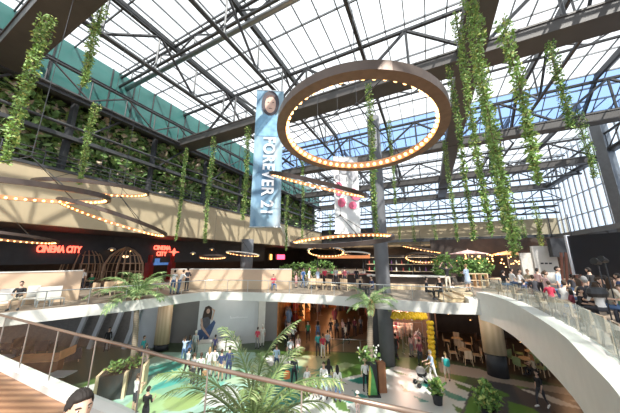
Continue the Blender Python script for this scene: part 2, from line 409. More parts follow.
# glazing bars
for a0, a1 in bays:
    z = (Zr if a1 < 30 else Zr2) - .06; b = MB(); n = -21.
    while n <= 25:
        b.bar(W(a0, n, z), W(a1, n, z), .07, .12); n += 1.4
    k = max(2, round((a1 - a0) / 3.3))
    for i in range(k): b.bar(W(a0 + (a1 - a0) * i / k, -21, z - .02), W(a0 + (a1 - a0) * i / k, 25, z - .02), .09, .14)
    struct('roof_glazing_frame', b, M_rib)
b = MB(); n = -21.
while n <= 25:
    b.bar(W(29.6, n, Zr - .05), W(33, n, 22.55), .06, .1); b.bar(W(56.1, n, 14.6), W(56.1, n, Zr2), .08, .12); n += 1.4
for t in (0, .33, .66, 1): b.bar(W(29.6 + 3.4 * t, -21, Zr - 2.4 * t - .06), W(29.6 + 3.4 * t, 25, Zr - 2.4 * t - .06), .12, .14)
for z in (16.5, 18.4, 20.3, 22.2): b.bar(W(56.05, -21, z), W(56.05, 24, z), .1, .16)
struct('roof_step_frame', b, M_rib)
b = MB(); a = 14.
while a <= 56:
    b.bar(W(a, -20.95, 11.4), W(a, -20.95, Zr), .30, .18); a += 1.5
for z in (14, 17, 20, 22.5): b.bar(W(14, -20.9, z), W(56, -20.9, z), .12, .14)
struct('wall_right_glazing_frame', b, mat('pale_fin_grey', (.42, .44, .46), .5, .1, .05, 2))
b = MB(); a = -8.
while a <= 57:
    b.bar(W(a, 24.95, 20.6), W(a, 24.95, Zr), .08, .08); a += 1.9
b.bar(W(-8, 24.95, 23), W(57, 24.95, 23), .08, .08)
struct('wall_left_teal_frame', b, M_steel)
# girders across the hall, spine and purlins
def girder(a, n0, n1, z0, w_, h, m=M_girder):
    b = MB(); b.bar(W(a, n0, z0 + h / 2), W(a, n1, z0 + h / 2), w_, h)
    b.bar(W(a - w_ / 2, n0, z0 + h), W(a - w_ / 2, n1, z0 + h), .12, .12); b.bar(W(a + w_ / 2, n0, z0 + .04), W(a + w_ / 2, n1, z0 + .04), .1, .1)
    return struct('beam', b, m)
for a in (3.2, 16.5): girder(a, -21, 25, 20, 1.5, .75)
for a in (29.8, 43, 56): girder(a, -21, 25, 20, .9, .8)
b = MB(); b.bar(W(-8, -3.6, 20.45), W(56, -3.6, 20.45), 1.45, .8); struct('beam', b, M_girder)
for n in (24.4, -20.6):
    b = MB(); b.bar(W(-8, n, 20.2), W(56, n, 20.2), .6, .55); struct('beam', b, M_steel)
for n in (10.2, 17.2, 3.4, -10, -16):
    b = MB(); b.bar(W(-8, n, Zr - .45), W(29.6, n, Zr - .45), .26, .5); b.bar(W(29.6, n, Zr - .5), W(33, n, 22.2), .2, .4); b.bar(W(33, n, Zr2 - .45), W(56, n, Zr2 - .45), .26, .5)
    struct('beam', b, M_steel)
def truss(a, n0, n1, zt, zb, step, m=M_steel, r=.075, ch=.13):
    b = MB(); b.tube([W(a, n0, zt), W(a, n1, zt)], ch, 6); b.tube([W(a, n0, zb), W(a, n1, zb)], ch, 6)
    n = n0; up = True
    while n + step <= n1 + .01:
        b.tube([W(a, n, zb if up else zt), W(a, n + step, zt if up else zb)], r, 5)
        if up: b.tube([W(a, n + step, zb), W(a, n + step, zt)], r * .8, 5)
        n += step; up = not up
    return struct('beam_truss', b, m)
def truss_long(n, a0, a1, zt, zb, step, m=M_steel, r=.075, ch=.13):
    b = MB(); b.tube([W(a0, n, zt), W(a1, n, zt)], ch, 6); b.tube([W(a0, n, zb), W(a1, n, zb)], ch, 6)
    a = a0; up = True
    while a + step <= a1 + .01:
        b.tube([W(a, n, zb if up else zt), W(a + step, n, zt if up else zb)], r, 5)
        b.tube([W(a + step, n, zb), W(a + step, n, zt)], r * .7, 5)
        a += step; up = not up
    return struct('beam_truss', b, m)
for a, zt in ((3.2, 24.5), (16.5, 24.5), (29.8, 24.2), (43, 23.6), (56, 23.6)): truss(a, -21, 25, zt, 20.9, 4.2, r=.13, ch=.17)
for a, zt in ((9.8, 24.6), (23, 24.6), (36.5, 23.6), (49.5, 23.6)):
    truss(a, -21, 25, zt, zt - 1.0, 2.1, r=.07, ch=.12)
aprism('beam_far_dark_band', 55.4, 55.7, -22, 9, 11.0, 11.7, M_steel)
for a, zt, zb in ((46.5, 21.5, 19.6), (53, 19.2, 17.2), (55.2, 16.6, 15.4)): truss(a, -21, 24, zt, zb, 2.6, r=.09, ch=.16)
b = MB(); b.tube([W(10.4, -21, 23.8), W(10.4, 25, 23.8)], .2, 10); struct('trim_duct', b, M_duct, True)
for n in (24.0, -20.3): truss_long(n, -8, 56, 22.2, 20.3, 2.6)
for n in (10.2, -10): truss_long(n, -8, 29.6, 24.4, 21.2, 3.33, r=.10, ch=.14)
truss_long(17.2, -8, 29.6, 24.5, 21.4, 3.33, r=.11, ch=.17)
for n in (10.2, -10, 3.4, 17.2): truss_long(n, 33, 56, 23.6, 20.6, 3.2, r=.09, ch=.13)
# gallery in front of the green wall: rails, posts and slanting struts
t = thing('gallery_railing', 'dark steel gallery railing in front of the green wall above the cream bulkhead', 'railing', W(0, 24.2, 14.1))
o = W(0, 24.2, 14.1)
for z in (15.2, 14.85, 14.5):
    MB().tube([W(-8, 24.2, z) - o, W(56, 24.2, z) - o], .045, 6).build('rail', M_steel, t)
for i in range(33):
    a = -8 + i * 2.; MB().tube([W(a, 24.2, 14.1) - o, W(a, 24.2, 15.2) - o], .04, 6).build('post', M_steel, t)
b = MB()
for i in range(10):
    a = -6 + i * 6.6; b.bar(W(a, 25.2, 14.1), W(a, 25.2, 20.4), .35, .35); b.tube([W(a, 25.3, 16.5), W(a + 3.2, 24.6, 20.2)], .09, 6)
struct('column_row_gallery', b, M_steel)
b = MB(); b.bar(W(-8, 24.7, 16.9), W(56, 24.7, 16.9), .5, .3); b.tube([W(-8, 24.5, 17.8), W(56, 24.5, 17.8)], .12, 8); struct('beam', b, M_steel)
# living wall
def leaf_cards(b, pts, size, k=3):
    for p in pts:
        b.k = random.choice((0, 0, 1, 1, 2)) if k == 3 else random.randrange(k)
        d = V((random.gauss(0, 1), random.gauss(0, 1), random.gauss(0, .7))).normalized(); e = d.orthogonal().normalized()
        e = (Matrix.Rotation(random.uniform(0, 6.28), 3, d) @ e); s = size * random.uniform(.6, 1.3)
        p = V(p); g = d.cross(e)
        b.add([p, p + (d + e * .55) * s * .5 + g * s * .1, p + d * s, p + (d - e * .55) * s * .5 + g * s * .1], [(0, 1, 2, 3)])
b = MB(); pts = []
for i in range(11000):
    a = random.uniform(-6, 56); z = random.uniform(14.3, 20.3)
    pts.append(W(a, 26.3 - abs(random.gauss(0, .25)) - .25 * (math.sin(a * 1.7) + math.sin(z * 2.1 + a)), z))
leaf_cards(b, pts, .72)
lw = b.build('living_wall_foliage', [leaf_mat('wall_leaf_sunlit', (.30, .44, .14)), leaf_mat('wall_leaf_sunlit_dark', (.17, .29, .09)), leaf_mat('foliage_rust', (.50, .40, .28))]); tag(lw, 'green living wall foliage behind the dark gallery railing', 'foliage', None, 'stuff')  # leaf colours raised to put sunlit brightness into the shaded wall
# right hand canopy under the glazed wall, dark screen and panels
aprism('ceiling_right_canopy', 14, 56, -32, -19.5, 11.0, 11.4, M_soffit)
b = MB(); 
for i in range(9): b.tube([W(15 + i * 4.5, -19.6, 11.1), W(17.2 + i * 4.5, -21.5, 10.2)], .1, 6)
b.bar(W(14, -19.5, 11.2), W(56, -19.5, 11.2), .25, .6); struct('beam_canopy_edge', b, M_rib)
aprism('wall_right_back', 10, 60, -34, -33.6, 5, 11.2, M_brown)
b = MB(); b.bar(atn(613, 180, -20.2).xy.to_3d() + V((0, 0, 5)), atn(613, 180, -20.2).xy.to_3d() + V((0, 0, 25)), .9, 1.1); struct('column', b, M_rib)
# round column rising through the decks, second column beyond
for (x, y, r, z1) in ((5.75, 19.6, .55, 20.2), ):
    b = MB(); b.tube([(x, y, 0), (x, y, 6), (x, y, 15), (x, y, z1)], r, 24); struct('column', b, mat('column_concrete', (.13, .135, .145), .6, 0, .15, 1), True)
c = atd(246, 272, 30)
b = MB(); b.tube([(c.x, c.y, 5), (c.x, c.y, 10)], .75, 20); struct('column', b, MATS['column_concrete'], True)
# ---------------------------------------------------------------- ground floor shells under the decks
def wl(name, p, q, z0, z1, m, t=.25): return struct(name, MB().wallseg(p, q, z0, z1, t), m)
wl('wall_ground_grey', (-34, 24.0), (-16.0, 23.0), 0, 4.46, mat('taupe_wall', (.20, .185, .175), .7))
wl('wall_ground_pale', (-16.0, 23.0), (-13.6, 22.9), 0, 4.46, M_lgrey)
wl('wall_ground_recess', (-13.6, 24.2), (-9.9, 24.2), 0, 4.46, M_grey)
wl('wall_advert', (-9.9, 23.1), (-4.9, 24.3), 0, 4.46, mat('advert_wall_grey', (.58, .59, .60), .7, 0, .04, 1))
wl('wall_white_pier', (-4.9, 24.2), (-4.3, 24.4), 0, 4.46, M_white, .5)
wl('wall_dark_board', (-4.3, 24.6), (-3.2, 24.9), 0, 4.46, M_grey)
wl('wall_mall_left', (-3.2, 24.9), (-1.5, 36.5), 0, 4.46, M_orange)
wl('wall_mall_end', (-6, 44), (12, 44), 0, 4.46, M_brown)
wl('wall_mall_right', (7.4, 25.4), (9.5, 44), 0, 4.46, M_brown)
wl('wall_shop_side', (5.3, 20.6), (7.4, 25.4), 0, 4.46, M_dark, .6)
wl('wall_shop_back', (7.4, 26.5), (12.5, 25.5), 0, 4.46, mat('shop_peach_wall', (.50, .33, .24), .7))
wl('wall_cafe_side', (10.0, 20.9), (12.5, 26.5), 0, 4.46, M_brown, .3)
wl('wall_cafe_back', (12.5, 28.5), (36, 19), 0, 4.46, M_brown, .3)
# oval oak-clad column with a charcoal foot
b = MB(); M_ = Matrix.Translation((12.45, 17.75, 0)) @ Matrix.Rotation(R(-25), 4, 'Z')
b.k = 1; b.lathe([(.60, 0), (.60, 1.35)], 24, M_, 1, .62); b.k = 0; b.lathe([(.66, 1.35), (.66, 4.0)], 24, M_, 1, .62); b.k = 1; b.lathe([(.60, 4.0), (.60, 4.46)], 24, M_, 1, .62)
struct('column', b, [M_wood, M_dark], True)
b = MB(); M_ = Matrix.Translation((-12.65, 22.3, 0))
b.k = 0; b.lathe([(.62, .5), (.62, 4.0)], 24, M_, 1, .7); b.k = 1; b.lathe([(.58, 0), (.58, .5)], 24, M_, 1, .7)
struct('column', b, [M_blond, M_dark], True)
# dark leaning fins in front of the grey wall at left
b = MB()
for i in range(4): b.bar((-20.5 + i * 1.5, 22.6, 0), (-19.3 + i * 1.5, 22.6, 4.4), .35, .2)
struct('trim_fin', b, M_lgrey)
# ---------------------------------------------------------------- ring lamps
bulb_b = MB(); bulb_b.ball((0, 0, 0), 1, 1, 1, 8, 6); bulb_me = None
def ring_lamp(px, py, d, Rr, th, q, sign, label, nb=44, hub=1.15, bulb=.05, band=.17, thick=.13, cable=True, white=False, group=None):
    global bulb_me
    c = atd(px, py, d); wv = (c - V((0, 0, CZ))).normalized()
    r = wv.cross(V((0, 0, 1))).normalized(); u = r.cross(wv)
    m = r * math.cos(R(th)) + u * math.sin(R(th)); k = -r * math.sin(R(th)) + u * math.cos(R(th))
    al = math.asin(q); N = (k * math.cos(al) + wv * sign * q).normalized()
    e2 = N.cross(m).normalized()
    Mw = Matrix(((m.x, e2.x, N.x, c.x), (m.y, e2.y, N.y, c.y), (m.z, e2.z, N.z, c.z), (0, 0, 0, 1)))
    t = thing('ring_lamp', label, 'lamp', c, 0, group); t.matrix_world = Mw
    b = MB(); n = 64; h = band / 2; T = thick
    prof = [(Rr, -h), (Rr, h), (Rr - T, h), (Rr - T, -h)]
    for i in range(n):
        a = 2 * math.pi * i / n
        for rr, z in prof: b.v.append((rr * math.cos(a), rr * math.sin(a), z))
    for i in range(n):
        j = (i + 1) % n
        for s in range(4):
            b.f.append((i * 4 + s, j * 4 + s, j * 4 + (s + 1) % 4, i * 4 + (s + 1) % 4)); b.m.append((0, 0, 1, 2)[s])
    ro = b.build('ring_band', [MATS.get('ring_white') if white else M_ring, M_ringin, mat('ring_underside', (.24, .15, .10), .4, .3)], t)
    for i in range(nb):
        a = 2 * math.pi * (i + .5) / nb; p = ((Rr - T - .035) * math.cos(a), (Rr - T - .035) * math.sin(a), -h * .3)
        if bulb_me is None:
            o = bulb_b.build('bulb', M_bulb, t, p, smooth=True); bulb_me = o.data
        else:
            o = bpy.data.objects.new('bulb', bulb_me); COL.objects.link(o); o.parent = t; o.location = p
        o.scale = (bulb, bulb, bulb)
    if hub:
        Mi = Mw.inverted(); hw = c + V((0, 0, hub)); hl = Mi @ hw
        for i in range(3):
            a = R(50 + 120 * i); MB().tube([(Rr * .97 * math.cos(a), Rr * .97 * math.sin(a), h), hl], .016, 5).build('suspension_rod', M_black, t)
        MB().ball(hl, .06).build('hub', M_black, t)
        if cable: MB().tube([hl, Mi @ V((hw.x, hw.y, 24.2 if hw.y * AX[1] + hw.x * AX[0] < 29 and hw.x * BX[0] + hw.y * BX[1] < 24 else 10.0))], .012, 5).build('cable', M_steel, t)
    return t
mat('ring_white', (.75, .70, .62), .5, 0, .05)
ring_lamp(358, 133, 7.4, 2.5, -2, .55, 1, 'largest bronze ring lamp, hanging tilted high in the middle before the roof', 56, 1.0, .062, .26, .27)
ring_lamp(318, 185, 12.0, 2.5, -14, .05, 1, 'bronze ring lamp seen edge-on below the largest ring, sloping down to the right', 48, 1.3)
ring_lamp(341, 239.5, 11.7, 2.5, 3.5, .085, -1, 'dark ring lamp seen nearly edge-on in front of the grey column, bulbs above its rim', 48, 1.2)
ring_lamp(22, 192, 8.8, 2.55, 3, .12, 1, 'big bronze ring lamp cut by the left picture edge before the cream bulkhead', 56, 1.4)
ring_lamp(97, 189, 13.6, 2.5, 3, .13, 1, 'bronze ring lamp behind the big one, overlapping its tip before the bulkhead', 48, 1.4)
ring_lamp(117, 220, 13.0, 2.55, -17, .10, 1, 'bronze ring lamp sloping steeply down to the right above the twin wicker pods', 48, 1.3)
ring_lamp(-15, 228, 20, 2.5, -3, .10, 1, 'ring lamp of which only the tip shows left above the cinema sign', 40, 1.3)
ring_lamp(6, 237, 15.6, 2.5, -6, .09, 1, 'ring lamp low at the left edge just over the cinema letters', 48, 1.3)
ring_lamp(213, 257, 28.5, 1.55, 0, .14, 1, 'small copper ring lamp hung over the beige partition, left of the grey pillar', 24, .9, .05, .2)
ring_lamp(243, 254, 27.5, 1.9, -6, .10, 1, 'thin pale ring lamp hung around the grey pillar above the beige partition', 24, 1.3, .05, .12, .09, True, True)
ring_lamp(326, 252, 20.8, 1.65, -2, .26, 1, 'small pale ring lamp directly under the dark edge-on ring', 30, .8, .05, .12, .09, True, True)
ring_lamp(356, 254, 25, 1.5, -3, .14, 1, 'small pale ring lamp behind the grey column, beside the other pale one', 24, .9, .05, .14, .09, True, True)
ring_lamp(422, 258, 23, 1.6, -2, .30, 1, 'small bronze ring lamp hanging above the bar counter', 30, .9, .045, .16)
ring_lamp(421, 249, 27, 2.1, -12, .05, 1, 'slanting thin ring lamp above the small ring over the bar', 30, .7, .05, .14)
# ---------------------------------------------------------------- hanging vines
def vine(p, q, thick, label, dens=1.0, tone=0):
    p, q = V(p), V(q); L = (p - q).length
    t = thing('hanging_vine', label, 'plant', p)
    n = max(6, int(L / .5)); pts = []
    ph = random.uniform(0, 6)
    for i in range(n + 1):
        s = i / n; d = (q - p) * s; pts.append(V((d.x + .10 * math.sin(s * 7 + ph) * thick * 2, d.y, d.z)))
    MB().tube(pts, [.035] * len(pts), 5).build('stem', M_stem, t)
    b = MB(); lp = []
    cnt = int(L * 230 * dens * (.45 + thick))
    for i in range(cnt):
        s = random.random() ** .92; f = s * n; k = min(n - 1, int(f)); c = pts[k].lerp(pts[k + 1], f - k)
        bulge = .55 + .45 * abs(math.sin(s * L * 1.3 + ph)); tp = 1 - .55 * s
        rr = 1.25 * thick * bulge * tp
        a = random.uniform(0, 6.28); rr *= math.sqrt(random.random())
        lp.append(c + V((rr * math.cos(a), rr * math.sin(a), random.uniform(-.1, .1))))
    leaf_cards(b, lp, .15)
    b.build('leaves', [M_lf[(0, 0, 2)[tone]], M_lf[(1, 0, 0)[tone]], M_lf[2]], t)
    return t
def pv(x0, y0, x1, y1, a, thick, label, dens=1., tone=0, nn=None):
    p = atn(x0, y0, nn) if nn else ata(x0, y0, a); a = p.x * AX[0] + p.y * AX[1]; z = atn(x1, y1, nn).z if nn else ata(x1, y1, a).z
    vine(p, (p.x, p.y, z), thick, label, dens, tone)
pv(47, 16, 14, 158, 2.6, .26, 'thick leafy vine hanging from the end of the nearest dark girder', 1.3, 1)
pv(102, 4, 84, 86, 9.8, .24, 'short bushy vine hanging at the top over the teal glazing', 1.3, 1, 14.5)
pv(96, 104, 77, 184, 15.5, .28, 'vine hanging in front of the green wall, its tip behind the inner ring lamp', 1.2, 1, 22.8)
pv(71, 206, 66, 244, 15, .26, 'short vine end over the cinema letters', 1.2, 1)
pv(160, 132, 152, 222, 16.0, .20, 'slim vine hanging from the second girder end near the left wall', 1.2)
pv(187, 148, 178, 240, 16.0, .17, 'slimmest vine left of the banner, over the small cinema sign', 1.2)
pv(214, 137, 206, 242, 16.0, .24, 'long vine hanging midway between left wall and blue banner', 1.2)
pv(249, 126, 245, 219, 16.0, .26, 'vine hanging right beside the left edge of the blue banner', 1.2)
pv(368, 84, 371, 240, 15.4, .24, 'long vine in front of the grey column', 1.2)
pv(389, 120, 389, 205, 29, .28, 'dark vine in the roof trusses just right of the grey column', 1.0)
pv(303, 160, 304, 240, 29, .26, 'faint far vine seen between the banners', .9)
pv(287, 195, 286, 250, 29, .26, 'faint far vine at the right edge of the blue banner', .9)
pv(449, 66, 453, 240, 16.0, .20, 'thin vine at the left side of the long spine beam', 1.)
pv(455, 14, 470, 234, 13.2, .24, 'first long vine on the spine beam, yellowish at the top', 1.2, 1)
pv(467, -10, 483, 250, 11.5, .33, 'longest and thickest vine hanging beside the spine beam', 1.4, 1)
pv(476, 60, 492, 232, 14.2, .22, 'vine close behind the thickest one', 1.2)
pv(489, 110, 503, 256, 16.4, .22, 'vine ending low above the hedge of the terrace bar', 1.2)
pv(504, 18, 541, 182, 10.2, .24, 'curling vine hanging alone from the right part of the second girder', 1.3, 1)
pv(549, 42, 569, 128, 16.0, .30, 'dense short vine on the right part of the second girder', 1.2)
pv(577, 110, 592, 178, 29.5, .50, 'vine hanging from the third girder before the right glass wall', 1.1)
pv(515, 217, 519, 250, 41, .35, 'left of two dark short vines far off over the terrace umbrella', .9)
pv(521, 217, 525, 248, 41.5, .35, 'right of two dark short vines far off over the terrace umbrella', .9)
pv(533, 200, 540, 250, 36, .40, 'vine far off left of the white menu wall', 1.)
pv(412, 212, 412, 242, 43, .4, 'small far vine straight above the bar counter', .8)
pv(433, 215, 434, 244, 43, .4, 'small far vine above the right end of the bar', .8)
pv(444, 140, 448, 240, 28, .30, 'long far vine between column and spine beam', 1.)
pv(398, 213, 398, 240, 43.2, .35, 'small far vine above the left end of the bar', .8)
pv(330, 214, 330, 240, 43, .35, 'small far vine left of the pink flower banner', .8)
# ---------------------------------------------------------------- banners
def banner_mat(name, cols, scale):
    m = bpy.data.materials.new(name); m.use_nodes = True; nt = m.node_tree; b = nt.nodes['Principled BSDF']; b.inputs['Roughness'].default_value = .7
    tc = nt.nodes.new('ShaderNodeTexCoord'); mp = nt.nodes.new('ShaderNodeMapping'); mp.inputs['Rotation'].default_value = (0, .6, .5); mp.inputs['Scale'].default_value = (1, 1, .45)
    n = nt.nodes.new('ShaderNodeTexNoise'); n.inputs['Scale'].default_value = scale; n.inputs['Detail'].default_value = 4
    r = nt.nodes.new('ShaderNodeValToRGB'); r.color_ramp.interpolation = 'EASE'
    e = r.color_ramp.elements; e[0].position = .36; e[0].color = (*cols[0], 1); e[1].position = .66; e[1].color = (*cols[-1], 1)
    for i, c in enumerate(cols[1:-1]): x = e.new(.36 + .3 * (i + 1) / (len(cols) - 1)); x.color = (*c, 1)
    nt.links.new(tc.outputs['Object'], mp.inputs[0]); nt.links.new(mp.outputs[0], n.inputs['Vector']); nt.links.new(n.outputs['Fac'], r.inputs['Fac']); nt.links.new(r.outputs['Color'], b.inputs['Base Color'])
    return m
def flat(mb, pts, y): mb.add([(x, y, z) for x, z in pts], [tuple(range(len(pts)))])
def ell(cx, cz, rx, rz, n=18, rot=0): return [(cx + rx * math.cos(t) * math.cos(rot) - rz * math.sin(t) * math.sin(rot), cz + rx * math.cos(t) * math.sin(rot) + rz * math.sin(t) * math.cos(rot)) for t in [2 * math.pi * i / n for i in range(n)]]
def hung_banner(tl, tr, bl, d, m, label):
    p, q, r_ = atd(*tl, d), atd(*tr, d), atd(*bl, d)
    Wd = math.hypot(q.x - p.x, q.y - p.y) * .98; z1 = (p.z + q.z) / 2; z0 = r_.z
    t = thing('hanging_banner', label, 'banner', ((p.x + q.x) / 2, (p.y + q.y) / 2, z1), math.atan2(q.y - p.y, q.x - p.x) + R(8))
    H = z1 - z0; b = MB(); n = 24
    for i in range(n + 1):
        z = -H * i / n; y = .05 * math.sin(i * .55)
        for dy in (-.006, .006): b.v += [(-Wd / 2, y + dy, z), (Wd / 2, y + dy, z)]
    for i in range(n):
        k = i * 4
        for f in ((0, 1, 5, 4), (3, 2, 6, 7), (2, 0, 4, 6), (1, 3, 7, 5)): b.f.append(tuple(k + x for x in f)); b.m.append(0)
    b.build('banner_cloth', m, t)
    for z in (.02, -H): MB().tube([(-Wd / 2 - .05, 0, z), (Wd / 2 + .05, 0, z)], .035, 8).build('batten', M_chrome, t)
    for s in (-1, 1): MB().tube([(s * Wd * .42, 0, .02), (s * Wd * .42, 0, 23.6 - z1)], .012, 5).build('cable', M_black, t)
    return t, Wd, H
t, Wd, H = hung_banner((257, 94), (284, 88), (250, 231), 15, banner_mat('denim_print', [(.10, .20, .30), (.20, .34, .44), (.30, .44, .52), (.46, .54, .58)], .9), 'pale blue banner with a hooded youth and tall white letters, hanging before the second girder')
pf = MB(); y = -.075
def PF(col, pts, yy):
    b = MB(); flat(b, [(x * Wd * 1.08, (z * 1.25 + .3) * Wd) for x, z in pts], yy); return b
fig = PF(0, [(-.42, -1.75), (-.46, -1.35), (-.30, -1.12), (-.12, -1.02), (.14, -1.02), (.34, -1.14), (.44, -1.4), (.42, -1.75)], y).build('printed_jacket', mat('print_denim', (.18, .36, .50), .7, 0, .25, 3), t)
PF(0, ell(.02, -.68, .30, .42), y - .004).build('printed_hood', mat('print_hood', (.06, .05, .06), .7), fig)
PF(0, ell(.02, -.72, .185, .29), y - .008).build('printed_face', mat('print_skin', (.62, .42, .33), .7, 0, .1, 4), fig)
b = PF(0, ell(-.05, -.66, .035, .016), y - .012); flat(b, [(x * Wd, z * Wd) for x, z in ell(.12, -.525, .038, .02)], y - .012); flat(b, [(x * Wd, z * Wd) for x, z in ell(.03, -.775, .065, .018)], y - .012)
flat(b, [(x * Wd, z * Wd) for x, z in [(-.14, -.375), (-.02, -.29), (.10, -.29), (.18, -.39), (.17, -.25), (.04, -.19), (-.12, -.25)]], y - .012)
b.build('printed_features', mat('print_dark', (.10, .05, .04), .7), fig)
me = text_mesh('FOREVER 21', Wd * .56, .004, .02, 1.06)
xs = [v.co.x for v in me.vertices]; Lx = max(xs) - min(xs)
sc_ = (Wd * 2.75) / Lx
put_mesh('lettering', me, mat('print_white', (.92, .93, .94), .6, 0, 0), t, Matrix.Translation((0.02 * Wd, y - .03, -Wd * 3.35)) @ Matrix.Rotation(R(90), 4, 'X') @ Matrix.Rotation(R(-90), 4, 'Z') @ Matrix.Diagonal((sc_, 1, 1, 1)))
t, Wd, H = hung_banner((333, 158), (358, 157), (334, 235), 20, mat('banner_white', (.74, .73, .72), .7, 0, .06, 1), 'white banner with pink flower print, hanging before the grey column')
for i, (x, z, rx, rz, c) in enumerate([(-.32, -1.35, .16, .30, 0), (.30, -1.55, .20, .28, 0), (-.22, -1.9, .2, .16, 0), (.22, -2.0, .16, .18, 0), (-.05, -.45, .22, .30, 1), (.22, -.75, .18, .3, 1), (-.3, -.9, .1, .2, 1)]):
    b = MB(); flat(b, [(p * Wd, q * Wd) for p, q in ell(x, z, rx, rz, 9, i * .7)], -.075 - i * .002)
    b.build('printed_flower' if c == 0 else 'printed_figure', [mat('print_pink', (.70, .13, .22), .7, 0, .25, 4), mat('print_grey', (.40, .40, .42), .7, 0, .3, 3)][c], t)
# ---------------------------------------------------------------- cinema signs
def sign(txt, px, py, n, width_px, label, m=M_red, lines=1, shear=.0, bold=.02, name='sign_letters', asp=1.):
    c = atn(px, py, n); d = V((AX[0], AX[1], 0))
    me = text_mesh(txt, 1., .05, bold)
    xs = [v.co.x for v in me.vertices]; ys = [v.co.y for v in me.vertices]
    # widen along the wall until it spans the wanted picture width
    def span(k):
        a, b = c - d * (k * (max(xs) - min(xs)) / 2), c + d * (k * (max(xs) - min(xs)) / 2)
        f = lambda p: 310 + F * p.x / (p.y * cP + (p.z - CZ) * sP)
        return f(b) - f(a)
    lo, hi = .05, 12
    for _ in range(40):
        k = (lo + hi) / 2
        if span(k) < width_px: lo = k
        else: hi = k
    t = thing(name, label, 'sign', c)
    M_ = frame_M((0, 0, 0), d, (0, 0, 1))
    put_mesh('lettering', me, m, t, M_ @ Matrix.Diagonal((k, k * asp, 1, 1)))
    return t, k
aprism('beam_cinema_fascia', 2, 40, 29.7, 30.0, 7.1, 9.9, M_dark)
t, k = sign('CINEMA CITY', 60, 249.5, 29.5, 45, 'long red glowing letters CINEMA CITY on the dark front, left', asp=1.75, bold=.035)
t, k = sign('CINEMA\nCITY', 162, 251, 29.5, 17, 'small red glowing two-line letters CINEMA CITY right of the wicker pods', asp=1.25, bold=.035)
c = atn(174, 252, 29.4); b = MB(); d = V((AX[0], AX[1], 0)); u = V((0, 0, 1))
st = []
for i in range(8): rr = .5 if i % 2 == 0 else .16; a = i * math.pi / 4; st.append(d * rr * math.cos(a) * 1.5 + u * rr * math.sin(a))
nrm = d.cross(u) * .05
b.add([p + nrm for p in st] + [p - nrm for p in st], [tuple(range(8)), tuple(range(15, 7, -1))] + [(i, (i + 1) % 8, 8 + (i + 1) % 8, 8 + i) for i in range(8)])
o = b.build('sign_star', M_red, None, c); tag(o, 'small red glowing star right of the two-line cinema letters', 'sign')
# red portal frame around the dark cinema entrance
t = thing('cinema_portal', 'red-lit entrance portal beneath the small cinema sign', 'portal', atn(160, 276, 30))
o = V(t.location)
pA, pB = atn(150, 262, 29.9), atn(172, 262, 29.9)
MB().bar(V((pA.x, pA.y, 5)) - o, V((pA.x, pA.y, 8.0)) - o, .5, .9).build('jamb_panel', mat('red_lacquer', (.30, .02, .015), .35, 0, .2, 2), t)
MB().bar(V((pB.x, pB.y, 5)) - o, V((pB.x, pB.y, 8.0)) - o, .5, .9).build('jamb_panel', MATS['red_lacquer'], t)
mp = (pA + pB) / 2; MB().bar(V((pA.x, pA.y, 7.2)) - o + V((0.3, .3, 0)), V((pB.x, pB.y, 7.2)) - o - V((.3, .3, 0)), .3, .8).build('blue_screen', mat('blue_screen', (.05, .12, .3), .3, 0, .4, 3, .5, (.1, .25, .6)), t)
for i, (px, w1, m, lab, zz) in enumerate([(271, 4, M_amber, 'glowing amber light box beside the pink sign', .55), (281, 10, M_pink, 'glowing pink sign at the far left corner of the hedge', .5)]):
    c = atn(px, 257, 29.2); t = thing('light_box' if i == 0 else 'glowing_sign', lab, 'sign', c)
    b = MB(); hw = w1 * .055 * 2.6
    for s in ((0,) if i == 0 else (-1.5, -.5, .5, 1.5)):
        p = d * (s * hw * .55); b.bar(p - d * hw * (.5 if i == 0 else .2), p + d * hw * (.5 if i == 0 else .2), .12, zz * 2)
    b.build('light_face', m, t)
    MB().bar(-d * hw * 1.3 - d.cross(u) * .2, d * hw * 1.3 - d.cross(u) * .2, .1, zz * 2.6).build('backing', M_dark, t)
# ---------------------------------------------------------------- wicker pods
def pod(px, py, label):
    c = atz(px, py, 5); t = thing('wicker_pod', label, 'pod', c)
    Hh, Rr = 3.75, 1.68
    pr = [(Rr * .80, 0), (Rr * .95, .6), (Rr, 1.3), (Rr * .93, 2.1), (Rr * .72, 2.9), (Rr * .38, 3.45), (.05, Hh)]
    for i in range(20):
        a = 2 * math.pi * i / 20
        if abs(a - R(262)) < .35: continue
        MB().tube([(r_ * math.cos(a), r_ * math.sin(a), z) for r_, z in pr], .05, 6).build('rib', M_wicker, t)
    for r_, z in pr[:-1]:
        MB().tube([(r_ * math.cos(R(-60 + 300 * j / 24)), r_ * math.sin(R(-60 + 300 * j / 24)), z) for j in range(25)], .035, 5).build('hoop', M_wicker, t)
    MB().tube([(0, 0, 3.6), (0, 0, 2.9)], .015, 5).build('lamp_cord', M_black, t)
    MB().ball((0, 0, 2.8), .26, .26, .16).build('lamp_shade', mat('warm_lamp_shade', (1, .72, .42), .5, 0, 0, 1, 1.5, (1, .66, .36)), t, smooth=True)
    MB().lathe([(.9, .42), (.9, .5)], 16).build('seat', M_blond, t); MB().lathe([(.8, 0), (.8, .42)], 16).build('base', M_brown, t)
    return t
pod(80, 286, 'wicker dome pod with a warm lamp, nearer the long cinema letters')
pod(121, 285, 'wicker dome pod with a warm lamp, nearer the small cinema sign')
def pend(px, py, d_, label):
    c = atd(px, py, d_); t = thing('pendant_lamp', label, 'lamp', c)
    MB().lathe([(.36, -.1), (.30, .05), (.06, .16)], 14).build('lamp_shade', mat('pendant_white', (.8, .74, .62), .4), t)
    MB().ball((0, 0, -.07), .12).build('bulb', M_bulb, t); MB().tube([(0, 0, .16), (0, 0, 9.95 - c.z)], .012, 4).build('cord', M_black, t)
